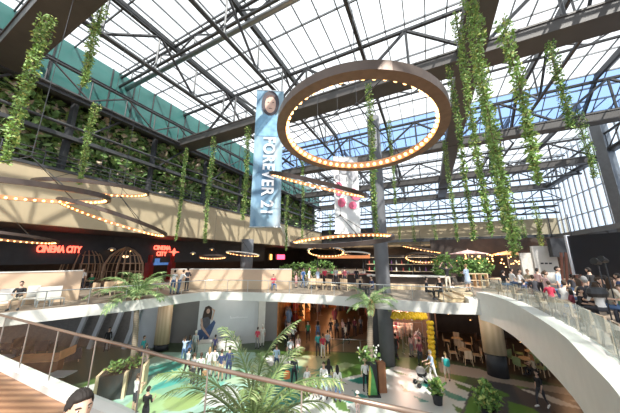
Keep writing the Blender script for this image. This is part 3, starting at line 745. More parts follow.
pend(112, 249, 24.5, 'white pendant lamp between the two pods'); pend(130, 250, 26, 'white pendant lamp over the pod by the small sign')
pend(193, 253, 30, 'pendant lamp left of the small copper ring'); pend(212, 249, 33, 'pendant lamp above the small copper ring')
# ---------------------------------------------------------------- beige partitions with seats on the far deck
def partition(x0, x1, y, z1, label, slant=0):
    t = thing('partition_screen', label, 'partition', ((x0[0] + x1[0]) / 2, (x0[1] + x1[1]) / 2, 5)); o = V(t.location); p, q = V((*x0, 5)), V((*x1, 5))
    MB().wallseg((p - o)[:2], (q - o)[:2], .0, z1 - 5 - .06, .22).build('panel', mat('beige_laminate', (.62, .45, .31), .5, 0, .05, 1), t)
    MB().wallseg((p - o)[:2], (q - o)[:2], z1 - 5 - .06, z1 - 5, .30).build('cap', M_white, t)
    return t
partition((-21.5, 10.7), (-14.9, 16.2), 0, 6.85, 'beige partition with white cap behind the seated man in black')
partition((-12.3, 21.9), (-1.6, 21.7), 0, 6.7, 'long sunlit beige partition with white cap on the far deck')
def chair_parts(t, sm, lm, w_=.5, d_=.5, sh=.45, bh=.45, arms=False, tilt=.10):
    MB().box(0, 0, sh, w_, d_, .06).build('seat', sm, t)
    MB().box(0, d_ / 2 + tilt * .4, sh + bh * .55, w_, .05, bh, 0, Matrix.Translation((0, 0, 0))).build('backrest', sm, t)
    for sx_ in (-1, 1):
        for sy_ in (-1, 1): MB().bar((sx_ * w_ * .44, sy_ * d_ * .44, sh), (sx_ * w_ * .5, sy_ * d_ * .5, 0), .04, .04).build('leg', lm, t)
def chair(name, label, sm, lm, group=None, **k):
    t = thing(name, label, 'chair', (0, 0, 0), 0, group); chair_parts(t, sm, lm, **k); return t
C_white = mat('white_seat_shell', (.72, .70, .66), .4, 0, .04)
C_green = mat('pale_green_seat', (.36, .44, .20), .5, 0, .08)
tilt_chair = chair('lounge_chair', 'white lounge chair on the far deck nearest the seated man in black', C_white, M_chrome, None, w_=.5, bh=.62, tilt=.5, sh=.36)
lc = [(29, 305), (2, 310), (42, 306.5), (56, 305)]
labs = ['white lounge chair right beside the seated man in black', 'white lounge chair at the left end of the partition', 'white lounge chair third along the small partition', 'white lounge chair by the free end of the small partition']
for i, (x, y) in enumerate(lc):
    if i == 0: tilt_chair.location = atz(x, y, 5); tilt_chair.rotation_euler.z = R(40); tilt_chair['label'] = labs[0]
    else: dup(tilt_chair, atz(x, y, 5), R(40 + i * 7), labs[i])
# crate-like wooden chairs on the far deck
wc = chair('crate_chair', 'x', M_blond, M_blond, w_=.75, d_=.7, sh=.4, bh=.5)
spots = [(101, 296, 'first blond wood chair beside the palm crown on the far deck'), (112, 294, 'second blond wood chair, just left of the palm crown'), (124, 293, 'blond wood chair half behind the palm crown'), (153, 291.5, 'blond wood chair right of the palm crown'),
         (313, 289, 'leftmost blond wood chair under the small pale ring lamp'), (322, 289.5, 'blond wood chair second along the row before the food kiosk'), (332, 290, 'blond wood chair in the middle of the row before the kiosk'), (347, 290, 'blond wood chair next but one to the palm by the column'), (356, 290.5, 'blond wood chair nearest the palm by the column')]
for i, (px, py, l) in enumerate(spots):
    c = atz(px, py, 5); 
    if i == 0: wc.location = c; wc['label'] = l; wc.rotation_euler.z = R(160)
    else: dup(wc, c, R(random.uniform(120, 240)), l)
def table(name, label, c, top, leg, r=.42, h=.74, square=None, group=None, rz=0):
    t = thing(name, label, 'table', c, rz, group)
    if square: MB().box(0, 0, h, square[0], square[1], .05).build('tabletop', top, t)
    else: MB().lathe([(r, h - .03), (r, h)], 18).build('tabletop', top, t)
    MB().tube([(0, 0, .03), (0, 0, h - .03)], .04, 8).build('leg', leg, t); MB().lathe([(.28, 0), (.28, .03)], 14).build('base', leg, t)
    return t
for px, py, l in [(107, 294, 'low dark table between the two blond chairs by the palm'), (140, 293, 'low dark table right of the palm crown'), (339, 289, 'low dark table in the row of blond chairs before the kiosk')]:
    table('low_table', l, atz(px, py, 5), M_brown, M_dark, .4, .5)
# bar counter with white top, back shelves and bottles
c = V((8.6, 22.6, 5)); t = thing('bar_counter', 'long dark bar counter with white worktop on the far deck', 'bar', c, R(-14))
MB().box(0, 0, .5, 6.3, .8, 1.0).build('front_panel', mat('dark_walnut', (.06, .042, .034), .5, 0, .3, 1), t); MB().box(0, -.15, 1.06, 6.6, 1.15, .12).build('worktop', M_white, t)
MB().box(0, -.9, .2, 6.3, .6, .40).build('bench_step', M_blond, t)
t = thing('back_shelf', 'lit back shelf rack behind the white-topped bar counter', 'shelf', (9.4, 25.6, 5), R(-14))
for z in (.1, 1.3, 2.0, 2.7): MB().box(0, 0, z, 7, .5, .06).build('shelf_board', M_blond, t)
for x in (-3.5, -1.2, 1.2, 3.5): MB().box(x, 0, 1.4, .08, .5, 2.8).build('upright', M_dark, t)
MB().box(0, .3, 1.5, 7, .06, 2.9).build('back_panel', M_brown, t)
cols = [(.6, .1, .07), (.1, .35, .15), (.75, .6, .3), (.5, .5, .55), (.35, .15, .4), (.85, .8, .7)]
MBt = MB().lathe([(.07, 0), (.07, .22), (.028, .30), (.028, .40)], 8); bt0 = None
for z in (1.33, 2.03):
    for i in range(12):
        p = Matrix.Translation((9.4, 25.6, 5)) @ Matrix.Rotation(R(-14), 4, 'Z') @ V((-3.1 + i * .56 + random.uniform(-.1, .1), -.05, z))
        m_ = mat('bottle_%d' % (i % 6), cols[i % 6], .3, 0, .05)
        if bt0 is None: bt0 = MBt.build('bottle', m_, None, p); o = bt0
        else: o = bpy.data.objects.new('bottle', bt0.data); COL.objects.link(o); o.location = p; o.material_slots[0].link = 'OBJECT'; o.material_slots[0].material = m_
        tag(o, 'small coloured bottle standing on the lit back shelf behind the bar', 'bottle', 'bottles on the back bar shelf')
# food kiosk left of the column
c = atz(345, 285, 5); t = thing('food_kiosk', 'food kiosk with dark counter and red lit front behind the blond chairs', 'kiosk', c)
MB().box(0, .4, .5, 5.2, .9, 1.0).build('counter', mat('dark_walnut', (.06, .042, .034)), t); MB().box(0, .3, 1.05, 5.4, 1.2, .08).build('worktop', mat('worktop_red', (.45, .16, .11), .4), t)
MB().box(0, 1.9, 2.9, 5.6, 3.2, .12).build('canopy', M_dark, t)
for x in (-2.6, 2.6): MB().box(x, 3.2, 1.45, .12, .12, 2.9).build('canopy_post', M_dark, t)
MB().box(0, .28, 2.75, 5.4, .08, .3).build('sign_band', mat('amber_glow_band', (.5, .16, .06), .5, 0, .2, 3, .4, (1, .4, .15)), t)
for i in range(6): MB().box(-2.1 + i * .8, .1, 1.2, .3, .3, .2).build('food_tray', mat('bottle_%d' % (i % 6), cols[i % 6]), t)
# hedges and bushes on the upper deck
def bush(name, c, sx_, sy_, h, label, cat='hedge', pot=None, n=500, tone=1, ls=.3):
    t = thing(name, label, cat, c); b = MB(); pts = []
    for i in range(n):
        p = V((random.gauss(0, 1), random.gauss(0, 1), random.gauss(0, 1))).normalized() * random.uniform(.7, 1.0)
        pts.append(V((p.x * sx_, p.y * sy_, (pot or .1) + h / 2 + p.z * h / 2)))
    leaf_cards(b, pts, ls); b.build('leaves', [M_lf[0], M_lf[tone], M_lf[0]], t)
    if pot: MB().lathe([(min(sx_, sy_) * .55, 0), (min(sx_, sy_) * .7, pot), (min(sx_, sy_) * .6, pot)], 14).build('pot', M_dark, t)
    MB().tube([(0, 0, 0.02), (0, 0, h * .7 + (pot or 0))], .05, 5).build('stem', M_stem, t)
    return t
bush('hedge', atz(296, 283, 5) + V((0, 3, 0)), 2.6, .8, 2.0, 'green hedge behind the walkers, right of the pink sign', n=700)
bush('hedge', atz(325, 283, 5) + V((-.3, 4.5, 0)), 2.2, .8, 2.4, 'green hedge between the walkers and the kiosk', n=600)
for i, (px, py, s, h, l) in enumerate([(459, 286, .9, 2.1, 'tall green bush behind the man with hands on his head'), (478, 284, .9, 1.9, 'green bush right of the woman in the denim dress'), (497, 283, 1.2, 1.7, 'green bush beside the terrace diners'), (487, 284, .9, 1.6, 'darker green bush in the middle of the terrace row')]):
    bush('bush', atz(px, py, 5.42) + V((0, 2, 0)), s, s, h, l, 'bush', .5, 420)
# terrace bar with warm string of bulbs, umbrellas
wl('wall_terrace_bar', (16, 32), (33, 26.5), 5.42, 10, M_brown, .3)
for (p, q, nb, l) in [((455, 262), (500, 261), 22, 'string of warm bulbs over the terrace hedge'), ((460, 257), (498, 256), 18, 'upper string of warm bulbs over the terrace hedge'), ((505, 264), (545, 264), 16, 'string of warm bulbs beside the white menu wall'), ((508, 259), (550, 258), 14, 'upper string of warm bulbs beside the white menu wall')]:
    A_, B_ = atY(*p, 27.5), atY(*q, 27.5); t = thing('string_lights', l, 'lights', A_)
    MB().tube([V((0, 0, .1)), (B_ - A_) * .5 + V((0, 0, -.1)), (B_ - A_) + V((0, 0, .1))], .02, 5).build('cord', M_black, t)
    for i in range(nb):
        o = bpy.data.objects.new('bulb', bulb_me); COL.objects.link(o); o.parent = t; o.location = (B_ - A_) * ((i + .5) / nb) + V((random.uniform(-.1, .1), random.uniform(-.6, .6), random.uniform(-.35, .3))); o.scale = (.075,) * 3
def umbrella(c, r_, h, m, label):
    t = thing('parasol', label, 'umbrella', c)
    b = MB(); b.lathe([(r_, h - .45), (r_ * .95, h - .40), (.05, h)], 8); b.build('canopy', m, t); MB().tube([(0, 0, 0), (0, 0, h + .1)], .035, 8).build('pole', M_chrome, t); MB().lathe([(.35, 0), (.35, .08)], 12).build('base', M_dark, t)
umbrella(atz(506, 286, 5.42) + V((1.6, 6.6, 0)), 1.9, 3.1, mat('parasol_pink', (.66, .42, .38), .8), 'faded pink parasol over the terrace diners')
umbrella(atz(545, 284, 5.42) + V((2, 6, 0)), 1.9, 3.0, mat('parasol_orange', (.62, .30, .12), .8), 'orange parasol just left of the white menu wall')
# dark screen, charcoal panel, white menu wall
c0 = atY(577, 277, 15.5); c1 = atY(640, 278, 13.0)
t = thing('led_screen', 'big switched-off black screen behind the crowd on the terrace', 'screen', ((c0.x + c1.x) / 2, (c0.y + c1.y) / 2, 5.42), math.atan2(c1.y - c0.y, c1.x - c0.x))
Lw = math.hypot(c1.x - c0.x, c1.y - c0.y) + 2.; zt = atY(577, 236, 15.5).z - 5.42; zb = atY(577, 274, 15.5).z - 5.42
MB().box(1., 0, (zt + zb) / 2, Lw, .25, zt - zb).build('screen_face', mat('screen_black', (.008, .011, .018), .35, 0, .1, 2), t)
for x in (-Lw / 2 + 1.3, Lw / 2 + .5): MB().box(x, .1, zb / 2, .15, .15, zb + .05).build('support_post', M_dark, t)
MB().box(-Lw / 2 + .98, -.05, (zt + zb) / 2, .1, .35, zt - zb + .1).build('frame_edge', M_lgrey, t)
c0 = atY(553, 275, 19); zt = atY(565, 238, 19).z; zb = atY(565, 257, 19).z
t = thing('charcoal_board', 'charcoal overhead panel left of the black screen', 'panel', atY(565, 250, 19)); o = V(t.location)
MB().box(0, 0, (zt + zb) / 2 - o.z, 24 * 19 / 232, .4, zt - zb, R(-12)).build('board_face', M_dark, t); MB().tube([(-.8, 0, 0), (-.8, 0, 11.1 - o.z)], .03, 5).build('hanger', M_black, t); MB().tube([(.8, 0, 0), (.8, 0, 11.1 - o.z)], .03, 5).build('hanger', M_black, t)
c = atY(548, 276, 20); t = thing('menu_wall', 'white menu wall with small dark lettering behind the terrace diners', 'wall panel', (c.x, c.y, 5.42), R(-14))
zt = atY(548, 246, 20).z - 5.42; MB().box(0, 0, zt / 2, 1.6, .25, zt).build('panel', M_white, t); MB().box(-1.25, .1, zt * .45, .8, .2, zt * .75).build('side_panel', mat('menu_side', (.62, .58, .52)), t)
for i in range(3): MB().box(-.3 + i * .28, -.135, zt * .56, .2, .01, .12).build('printed_mark', M_dark, t)
t = thing('slatted_gate', 'copper-lit slatted gate between menu wall and black screen', 'gate', atY(571, 276, 18).xy.to_3d() + V((0, 0, 5.42)), R(-10))
for i in range(5): MB().bar((-.7 + i * .3, 0, 0), (-.3 + i * .3, 0, 2.6), .12, .1).build('slat', mat('copper_brown', (.22, .08, .05), .5), t)
# ---------------------------------------------------------------- spotlight stands
for i, (px, py, pt, l) in enumerate([(607, 300, 262, 'black spotlight on a thin pole, left one of the pair before the screen'), (615, 302, 260, 'black spotlight on a thin pole, right one of the pair by the picture edge')]):
    p = atY(px, py, 8.6); top = atY(px + 1, pt, 8.6); t = thing('spotlight_stand', l, 'spotlight', (p.x, p.y, 5.42)); h = top.z - 5.42
    MB().tube([(0, 0, 0), (0, 0, h)], .02, 6).build('pole', M_dark, t)
    MB().lathe([(.22, 0), (.22, .03)], 12).build('base', M_dark, t)
    MB().lathe([(.06, -.12), (.12, .10), (.12, .12)], 12, Matrix.Translation((-.08, -.05, h)) @ Matrix.Rotation(R(-70), 4, 'Y')).build('lamp_head', M_black, t)
# ---------------------------------------------------------------- palms
def palm(c, h, fl, nf, label, droop=.9, tr=.16, lean=(0, 0), leafl=.42, mats=None, up=.9, seed=0, rings=True, pw=1.):
    rnd = random.Random(seed); t = thing('palm_tree', label, 'palm', c)
    n = 14; pts = [V((lean[0] * (i / n) ** 1.5, lean[1] * (i / n) ** 1.5, h * i / n)) for i in range(n + 1)]
    MB().tube(pts, [tr * (1.15 - .25 * i / n + (.10 if i % 2 else 0)) for i in range(n + 1)], 10).build('trunk', M_trunk, t, smooth=False)
    top = pts[-1]; b = MB(); b.lathe([(tr * .9, -.7), (tr * 1.6, -.25), (tr * 1.3, .1), (.02, .3)], 10, Matrix.Translation(top)); b.build('crown_base', mat('palm_crown_base', (.36, .22, .09), .8, 0, .3, 8), t)
    for i in range(nf):
        az = 2 * math.pi * (i * .382 % 1) + rnd.uniform(-.2, .2); el = up * (1 - 1.15 * (i / nf) ** pw) + rnd.uniform(-.1, .1)
        d = V((math.cos(az), math.sin(az), 0)); L = fl * rnd.uniform(.85, 1.1); k = 12; sp = [top.copy()]; e = el + .35
        for j in range(k):
            e -= droop * (1.6 / k) * (.5 + j / k)
            sp.append(sp[-1] + (d * math.cos(e) + V((0, 0, 1)) * math.sin(e)) * (L / k))
        b = MB(); b.k = 0; b.tube(sp, [.03 * fl / 2 * (1 - .8 * j / k) + .004 for j in range(k + 1)], 5)
        side = d.cross(V((0, 0, 1))).normalized()
        m = 38
        for j in range(2, m):
            s = j / m * k; q = min(k - 1, int(s)); p = sp[q].lerp(sp[q + 1], s - q); tg = (sp[q + 1] - sp[q]).normalized(); nr = side.cross(tg)
            ll = leafl * fl * .5 * math.sin(math.pi * (.12 + .80 * j / m)) ** .7
            for sg in (-1, 1):
                dd = (side * sg * .8 + tg * .75 + nr * (.15 - .45 * rnd.random())).normalized(); wv = tg.cross(dd).cross(dd).normalized() * .017 * fl * .5
                b.k = 1 if rnd.random() < .3 else 0
                mid = p + dd * ll * .5; tip = p + dd * ll - V((0, 0, ll * .22))
                b.add([p, mid + wv, tip, mid - wv], [(0, 1, 2, 3)])
        b.build('frond', mats or [M_palm, M_palm2], t)
    return t
c1 = atz(128, 376, 0); hA = atd(136, 288, (c1 - V((0, 0, CZ))).dot(V((0, cP, sP)))).z
def col_at(p, y): return None
def palm_to(px, py, cx, cy, fl, nf, label, z0=0, **k):
    c = atz(px, py, 0) + V((0, 0, z0)); tp = atY(cx, cy, c.y + k.pop('dy', 0)); return palm(c, tp.z - z0, fl, nf, label, lean=(tp.x - c.x, tp.y - c.y), **k)
palm_to(129, 391, 137, 296, 2.7, 18, 'tall palm rising from the wood-ended planters past the white deck edge', up=.95, z0=1.28, seed=3, tr=.14, leafl=.40)
palm_to(371.5, 391, 371, 304, 1.9, 18, 'palm standing in front of the grey column and the balloon shop', up=.8, z0=1.58, seed=5, tr=.16, leafl=.40)
palm(atz(253, 434, 2.9).xy.to_3d() + V((0, 0, 0)), 2.9, 3.15, 26, 'big palm at the bottom centre, its crown reaching up over the floor', up=1.35, pw=.55, seed=11, tr=.20, droop=.8, leafl=.34, mats=[leaf_mat('palm_near_green', (.16, .23, .08)), leaf_mat('palm_near_pale', (.34, .39, .18))])
# ---------------------------------------------------------------- planters and pots
def plant(t, c, r_, h, n=160, ls=.3, fl=False, nm='leaves'):
    b = MB(); pts = []
    for i in range(n):
        a = random.uniform(0, 6.28); s = random.random(); pts.append(V(c) + V((math.cos(a) * r_ * s * .9, math.sin(a) * r_ * s * .9, h * random.uniform(.15, 1) * (1.1 - .5 * s))))
    leaf_cards(b, pts, ls); b.build(nm, M_lf, t)
    for i in range(4):
        a = i * 1.6; MB().tube([V(c), V(c) + V((math.cos(a) * r_ * .3, math.sin(a) * r_ * .3, h * .7))], .02, 5).build('stem', M_stem, t)
def planter(px, py, w_, d_, h, label, rz=0, wood_side=-1):
    c = atz(px, py, 0); t = thing('planter', label, 'planter', c, rz)
    MB().box(0, 0, h / 2, w_, d_, h).build('box', mat('planter_charcoal', (.035, .04, .04), .6, 0, .2, 3), t)
    for s in ((-1, 1) if wood_side == 0 else (wood_side,)): MB().box(s * (w_ / 2 + .07), 0, h / 2 + .05, .14, d_ + .1, h + .1).build('wood_end', M_blond if wood_side != 2 else M_wood, t)
    MB().box(0, 0, h - .01, w_ * .9, d_ * .9, .06).build('soil', mat('soil', (.05, .035, .025), .9, 0, .3, 6), t)
    plant(t, (0, 0, h), w_ * .5, .6, 110, .24)
    return t
planter(112, 396, 1.15, 1.0, 1.2, 'dark planter with blond wood ends, nearer the dark haired man', R(20), 0)
planter(130, 391, 1.15, 1.0, 1.3, 'dark planter with one blond wood end, behind the first planter', R(20), 1)
M_brownwood = mat('brown_wood_board', (.30, .13, .06), .5, 0, .15, 2)
c = atz(372, 391, 0); t = thing('planter', 'tall dark planter with brown board and white flowers beside the woman in the tan hat', 'planter', c, R(10))
MB().box(.05, 0, .8, .45, .5, 1.6).build('box', MATS['planter_charcoal'], t); MB().box(.55, -.1, .78, .45, .5, 1.56).build('wood_end', M_brownwood, t)
plant(t, (-.1, 0, 1.55), .7, .9, 150, .26)
b = MB(); 
for i in range(20): MB().ball((random.uniform(-.8, .6), random.uniform(-.6, .4), 1.7 + random.random() * .8), .06, n=6, m=4).build('flower', mat('white_flower', (.8, .8, .72), .6), t)
def pot_plant(px, py, r_, h, label, n=260, pr=.28, ph=.5):
    c = atz(px, py, 0); t = thing('potted_plant', label, 'plant', c)
    MB().lathe([(pr * .75, 0), (pr, ph), (pr * .85, ph), (pr * .8, ph * .9)], 14).build('pot', M_dark, t); plant(t, (0, 0, ph * .9), r_, h, n, .28)
pot_plant(438, 404, .36, .75, 'leafy plant in a small black pot standing alone on the pale floor', 170)
pot_plant(489, 416, .62, 1.15, 'bushy green plant in a low pot on the dark grey floor', 420, .35, .35)
# ---------------------------------------------------------------- wall advert print and seats in front
p, q = V((-9.9, 23.1, 0)), V((-4.9, 24.3, 0)); rz = math.atan2(1.2, 5.0); dx = (q - p).normalized()
t = thing('wall_advert', 'big grey wall advert showing a seated dark haired woman in jeans', 'poster', (p + q) / 2 + V((0, 0, 2.2)), rz)
MB().box(-.25, -.16, .2, 4.9, .05, 3.5).build('poster_sheet', mat('poster_grey', (.60, .62, .64), .6, 0, .05, 1), t)
def pr(name, pts, col, y): b = MB(); flat(b, pts, y); b.build(name, mat('print_' + name, col, .7, 0, .15, 4), t)
ox, oz = -2.0, -1.92
K_ = 1.18
def sh(pts): return [(ox + x * K_, oz + z * K_) for x, z in pts]
pr('hair', sh([(-.25, 2.2), (-.15, 2.55), (.1, 2.65), (.32, 2.5), (.38, 2.1), (.34, 1.7), (.2, 1.5), (-.1, 1.45), (-.32, 1.7)]), (.05, .03, .025), -.195)
pr('face', ell(ox + .09, oz + 2.25 * K_, .15, .21), (.55, .36, .28), -.20)
pr('top', sh([(-.35, 1.75), (.1, 1.85), (.3, 1.6), (.25, 1.0), (-.3, .9), (-.4, 1.3)]), (.10, .10, .12), -.198)
pr('arm', sh([(-.42, 1.75), (-.3, 1.75), (-.2, 1.2), (.35, .45), (.28, .38), (-.35, 1.1)]), (.55, .36, .28), -.203)
pr('raised_arm', sh([(.42, 1.55), (.58, 2.3), (.35, 2.45), (.32, 2.38), (.47, 2.22), (.34, 1.6)]), (.56, .37, .28), -.203)
pr('jeans', sh([(-.5, .95), (.05, 1.05), (.55, 1.6), (.68, 1.4), (.35, .5), (.1, .1), (-.1, .1), (-.1, .5), (-.35, .1), (-.6, .2)]), (.06, .10, .22), -.20)
b = MB(); b.tube([V((.0 + i * .045, -.2, .05 + .07 * math.sin(i * 1.9) + .1 * (i in (0, 1, 14)))) for i in range(36)], .018, 5); b.build('script_line', mat('print_white', (.92, .93, .94)), t)
sc0 = None
for i, (px, py, l) in enumerate([(205, 347, 'white seat cube at the woman side of the wall advert'), (219, 346, 'white seat cube in the middle under the wall advert'), (233, 345, 'white seat cube nearest the white pier under the advert')]):
    c = atz(px, py + 3.5, 0)
    t = thing('seat_cube', l, 'seat', c, rz); MB().box(0, 0, .3, 1.05, .9, .6).build('base', C_white, t); MB().box(0, .1, .66, 1.0, .6, .12, 0, Matrix.Rotation(R(12), 4, 'X')).build('cushion', M_white, t)
# ---------------------------------------------------------------- balloon arch of the shop
t = thing('balloon_arch', 'arch of yellow balloons framing the peach lit shop', 'balloons', atz(385, 362, 0)); o = V(t.location)
P0 = atY(387, 315, 19.3); P1 = atY(424, 316, 19.3); P2 = atY(430, 323, 19.2); P3 = atY(432, 359, 19.0); P3.z = .1
path = [P0 + (P1 - P0) * (i / 10) for i in range(11)] + [P2 + (P3 - P2) * (i / 9) for i in range(10)]
bm_ = MB(); bm_.ball((0, 0, 0), 1, 1, 1.12, 10, 7); bm_.lathe([(.14, -1.24), (.03, -1.1)], 6); bme = None
for i, p in enumerate(path):
    for j in range(4):
        a = j * 1.57 + i * .7; off = V((math.cos(a) * .13, math.sin(a) * .13 * .6, math.sin(a) * .13)) if i < 11 else V((math.cos(a) * .13, math.sin(a) * .13, .0))
        if bme is None: ob = bm_.build('balloon', M_yel, t, smooth=True); bme = ob.data
        else: ob = bpy.data.objects.new('balloon', bme); COL.objects.link(ob); ob.parent = t
        ob.location = p - o + off; ob.scale = (.15,) * 3; ob.rotation_euler = (random.uniform(-.5, .5), random.uniform(-.5, .5), 0)
# ---------------------------------------------------------------- clothes racks and shelves in the shops
gcols = [(.55, .12, .12), (.75, .72, .66), (.10, .11, .14), (.62, .36, .33), (.28, .30, .36), (.80, .62, .50), (.35, .10, .18), (.16, .22, .34)]
gm = [mat('garment_%d' % i, c, .8, 0, .15, 3) for i, c in enumerate(gcols)]
g0 = MB(); g0.lathe([(.20, -.95), (.19, -.5), (.17, -.2), (.21, -.08), (.04, 0)], 10, None, 1, .35); g0.tube([(-.2, 0, -.12), (-.30, 0, -.55)], [.07, .05], 6); g0.tube([(.2, 0, -.12), (.30, 0, -.55)], [.07, .05], 6); gme = None
def rack(c, rz, L, h, label, rows=1, pal=None):
    global gme
    t = thing('clothes_rack', label, 'rack', c, rz); pal = pal or range(8)
    for s in (-1, 1): MB().tube([(s * L / 2, 0, 0), (s * L / 2, 0, h)], .025, 6).build('upright', M_chrome, t); MB().box(s * L / 2, 0, .02, .08, .5, .04).build('foot', M_chrome, t)
    for r_ in range(rows):
        z = h - r_ * 1.25; MB().tube([(-L / 2, 0, z), (L / 2, 0, z)], .02, 6).build('rail', M_chrome, t)
        for i in range(int(L / .17)):
            if gme is None: o = g0.build('garment', gm[0], t); gme = o.data
            else: o = bpy.data.objects.new('garment', gme); COL.objects.link(o); o.parent = t
            o.location = (-L / 2 + .12 + i * .13, 0, z - .04); o.rotation_euler.z = R(75 + random.uniform(-15, 15)); o.scale = (1, 1, random.uniform(.9, 1.15))
            o.material_slots[0].link = 'OBJECT'; o.material_slots[0].material = gm[random.choice(list(pal))]
rk = [((7.2, 22.6), 10, 2.0, 1.5, 'low clothes rack just inside the balloon shop', 1, (0, 1, 3, 5)), ((9.0, 24.6), -10, 3.2, 2.9, 'two-tier clothes rack at the back of the balloon shop', 2, (1, 3, 5, 6)), ((6.6, 24.2), 70, 2.6, 2.9, 'two-tier clothes rack along the dark side of the balloon shop', 2, (0, 3, 5, 6)),
      ((9.2, 22.2), 60, 1.8, 1.5, 'low clothes rack at the right side of the balloon shop', 1, (1, 2, 3, 4)), ((7.9, 23.6), 0, 1.6, 1.6, 'clothes rack in the middle of the balloon shop', 1, (1, 0, 5)),
      ((-2.3, 27.0), 98, 3.2, 2.6, 'clothes rack nearest along the orange mall wall', 2, (2, 4, 7, 5)), ((-1.9, 31.0), 98, 3.2, 2.6, 'clothes rack farther along the orange mall wall', 2, (2, 5, 0, 7)),
      ((7.0, 28.0), 95, 3.4, 2.6, 'dark clothes rack at the right side of the mall passage', 2, (2, 4, 6)), ((7.6, 33.0), 95, 3.6, 2.6, 'dark clothes rack farther down the right side of the passage', 2, (2, 6, 0)), ((1.5, 38.5), 0, 5.0, 2.6, 'clothes rack at the far end of the mall passage', 2, (0, 2, 4, 5))]
rk += [((6.9, 21.5), 5, 1.5, 1.4, 'short clothes rack at the shop mouth behind the balloon column', 1, (0, 1, 5)), ((8.7, 21.2), -5, 1.3, 1.4, 'short clothes rack at the shop mouth beside the person in maroon', 1, (1, 3, 6)), ((1.2, 33.5), 80, 3.0, 2.0, 'clothes rack standing free in the middle of the passage', 1, (2, 4, 6)), ((-.6, 36.0), 10, 2.4, 2.8, 'two-tier clothes rack at the left rear of the passage', 2, (0, 2, 4)), ((5.2, 35.5), 0, 3.0, 2.8, 'two-tier dark clothes rack at the right rear of the passage', 2, (2, 4, 6)), ((3.0, 31.0), 80, 2.0, 1.6, 'low dark clothes rack nearer in the passage', 1, (2, 6, 7))]
for (x, y), rz_, L, h, l, rows, pal in rk: rack((x, y, 0), R(rz_), L, h, l, rows, pal)
# lit shop windows along the orange passage
for i, (x, y, l) in enumerate([(-1.0, 29.0, 'glowing orange shop display unit nearest in the passage'), (-.4, 33.4, 'glowing orange shop display unit farther in the passage'), (3.3, 40.5, 'glowing orange display unit at the passage end')]):
    t = thing('display_unit', l, 'display', (x, y, 0), R(96 if i < 2 else 0))
    MB().box(0, 0, .5, 2.6, .6, 1.0).build('base', M_orange, t); MB().box(0, -.25 if i < 2 else .25, 2.4, 2.6, .08, 2.4).build('lit_back', mat('lit_orange_back', (.8, .38, .14), .5, 0, .2, 1, .8, (1, .45, .15)), t)
    for z in (1.5, 2.1, 2.7): MB().box(0, 0, z, 2.6, .5, .04).build('shelf_board', M_brown, t)
# glass barrier of the wooden ramp
railing('glass_barrier', [atz(326, 351, 0).xy, atz(374, 353, 0).xy], 0.02, .95, 'low glass barrier in front of the wooden floor beside the passage', 1.4)
# ---------------------------------------------------------------- cafe under the terrace: tables and chairs
tb = [(15.2, 18.6), (16.8, 19.9), (14.2, 20.6), (17.6, 17.6), (12.9, 22.9), (18.6, 21.3), (15.6, 22.6), (11.9, 20.3)]
ct0 = None
for i, (x, y) in enumerate(tb):
    l = ['round cafe table just right of the oval oak column', 'round cafe table in the second cafe row', 'round cafe table behind the oval oak column', 'round cafe table near the curved parapet', 'round cafe table left of the oak column', 'round cafe table far back under the terrace', 'round cafe table in the dark middle of the cafe', 'round cafe table by the balloon shop corner'][i]
    if ct0 is None: ct0 = table('cafe_table', l, (x, y, 0), M_wood, M_dark, .45)
    else: dup(ct0, (x, y, 0), None, l)
ch_g = chair('cafe_chair', 'pale green cafe chair under the terrace', C_green, M_blond, 'pale green cafe chairs', bh=.5)
ch_d = chair('cafe_chair', 'dark wooden cafe chair under the terrace', mat('dark_chair_wood', (.10, .06, .04), .5, 0, .15), mat('dark_chair_wood', (.1, .06, .04)), 'dark cafe chairs', bh=.5)
ch_b = chair('cafe_chair', 'blond wood cafe chair left of the oval oak column', M_blond, M_blond, 'blond cafe chairs left of the oak column', bh=.5)
used = {0: 0, 1: 0, 2: 0}
for i, (x, y) in enumerate(tb):
    for j in range(4):
        a = R(20 + i * 33 + j * 90); k = 2 if i in (4, 7) else (0 if i in (0, 3, 1) else 1); src = (ch_g, ch_d, ch_b)[k]
        loc = (x + .8 * math.cos(a), y + .8 * math.sin(a), 0)
        if not used[k]: src.location = loc; src.rotation_euler.z = a - R(90); used[k] = 1
        else: dup(src, loc, a - R(90))
for px, py, l in [(503, 346, 'warm pendant lamp over the cafe right behind the oak column'), (470, 318, 'warm pendant lamp over the dark cafe left of the oak column'), (448, 312, 'warm pendant lamp high in the cafe next to the balloon shop'), (520, 340, 'warm pendant lamp over the second cafe row')]:
    c = atY(px, py, 22.5); c.z = min(c.z, 3.9); t = thing('pendant_lamp', l, 'lamp', c)
    MB().lathe([(.2, -.12), (.16, .02), (.04, .1)], 12).build('lamp_shade', M_brown, t); MB().ball((0, 0, -.1), .09).build('bulb', M_bulb, t); MB().tube([(0, 0, .1), (0, 0, 4.45 - c.z)], .01, 4).build('cord', M_black, t)
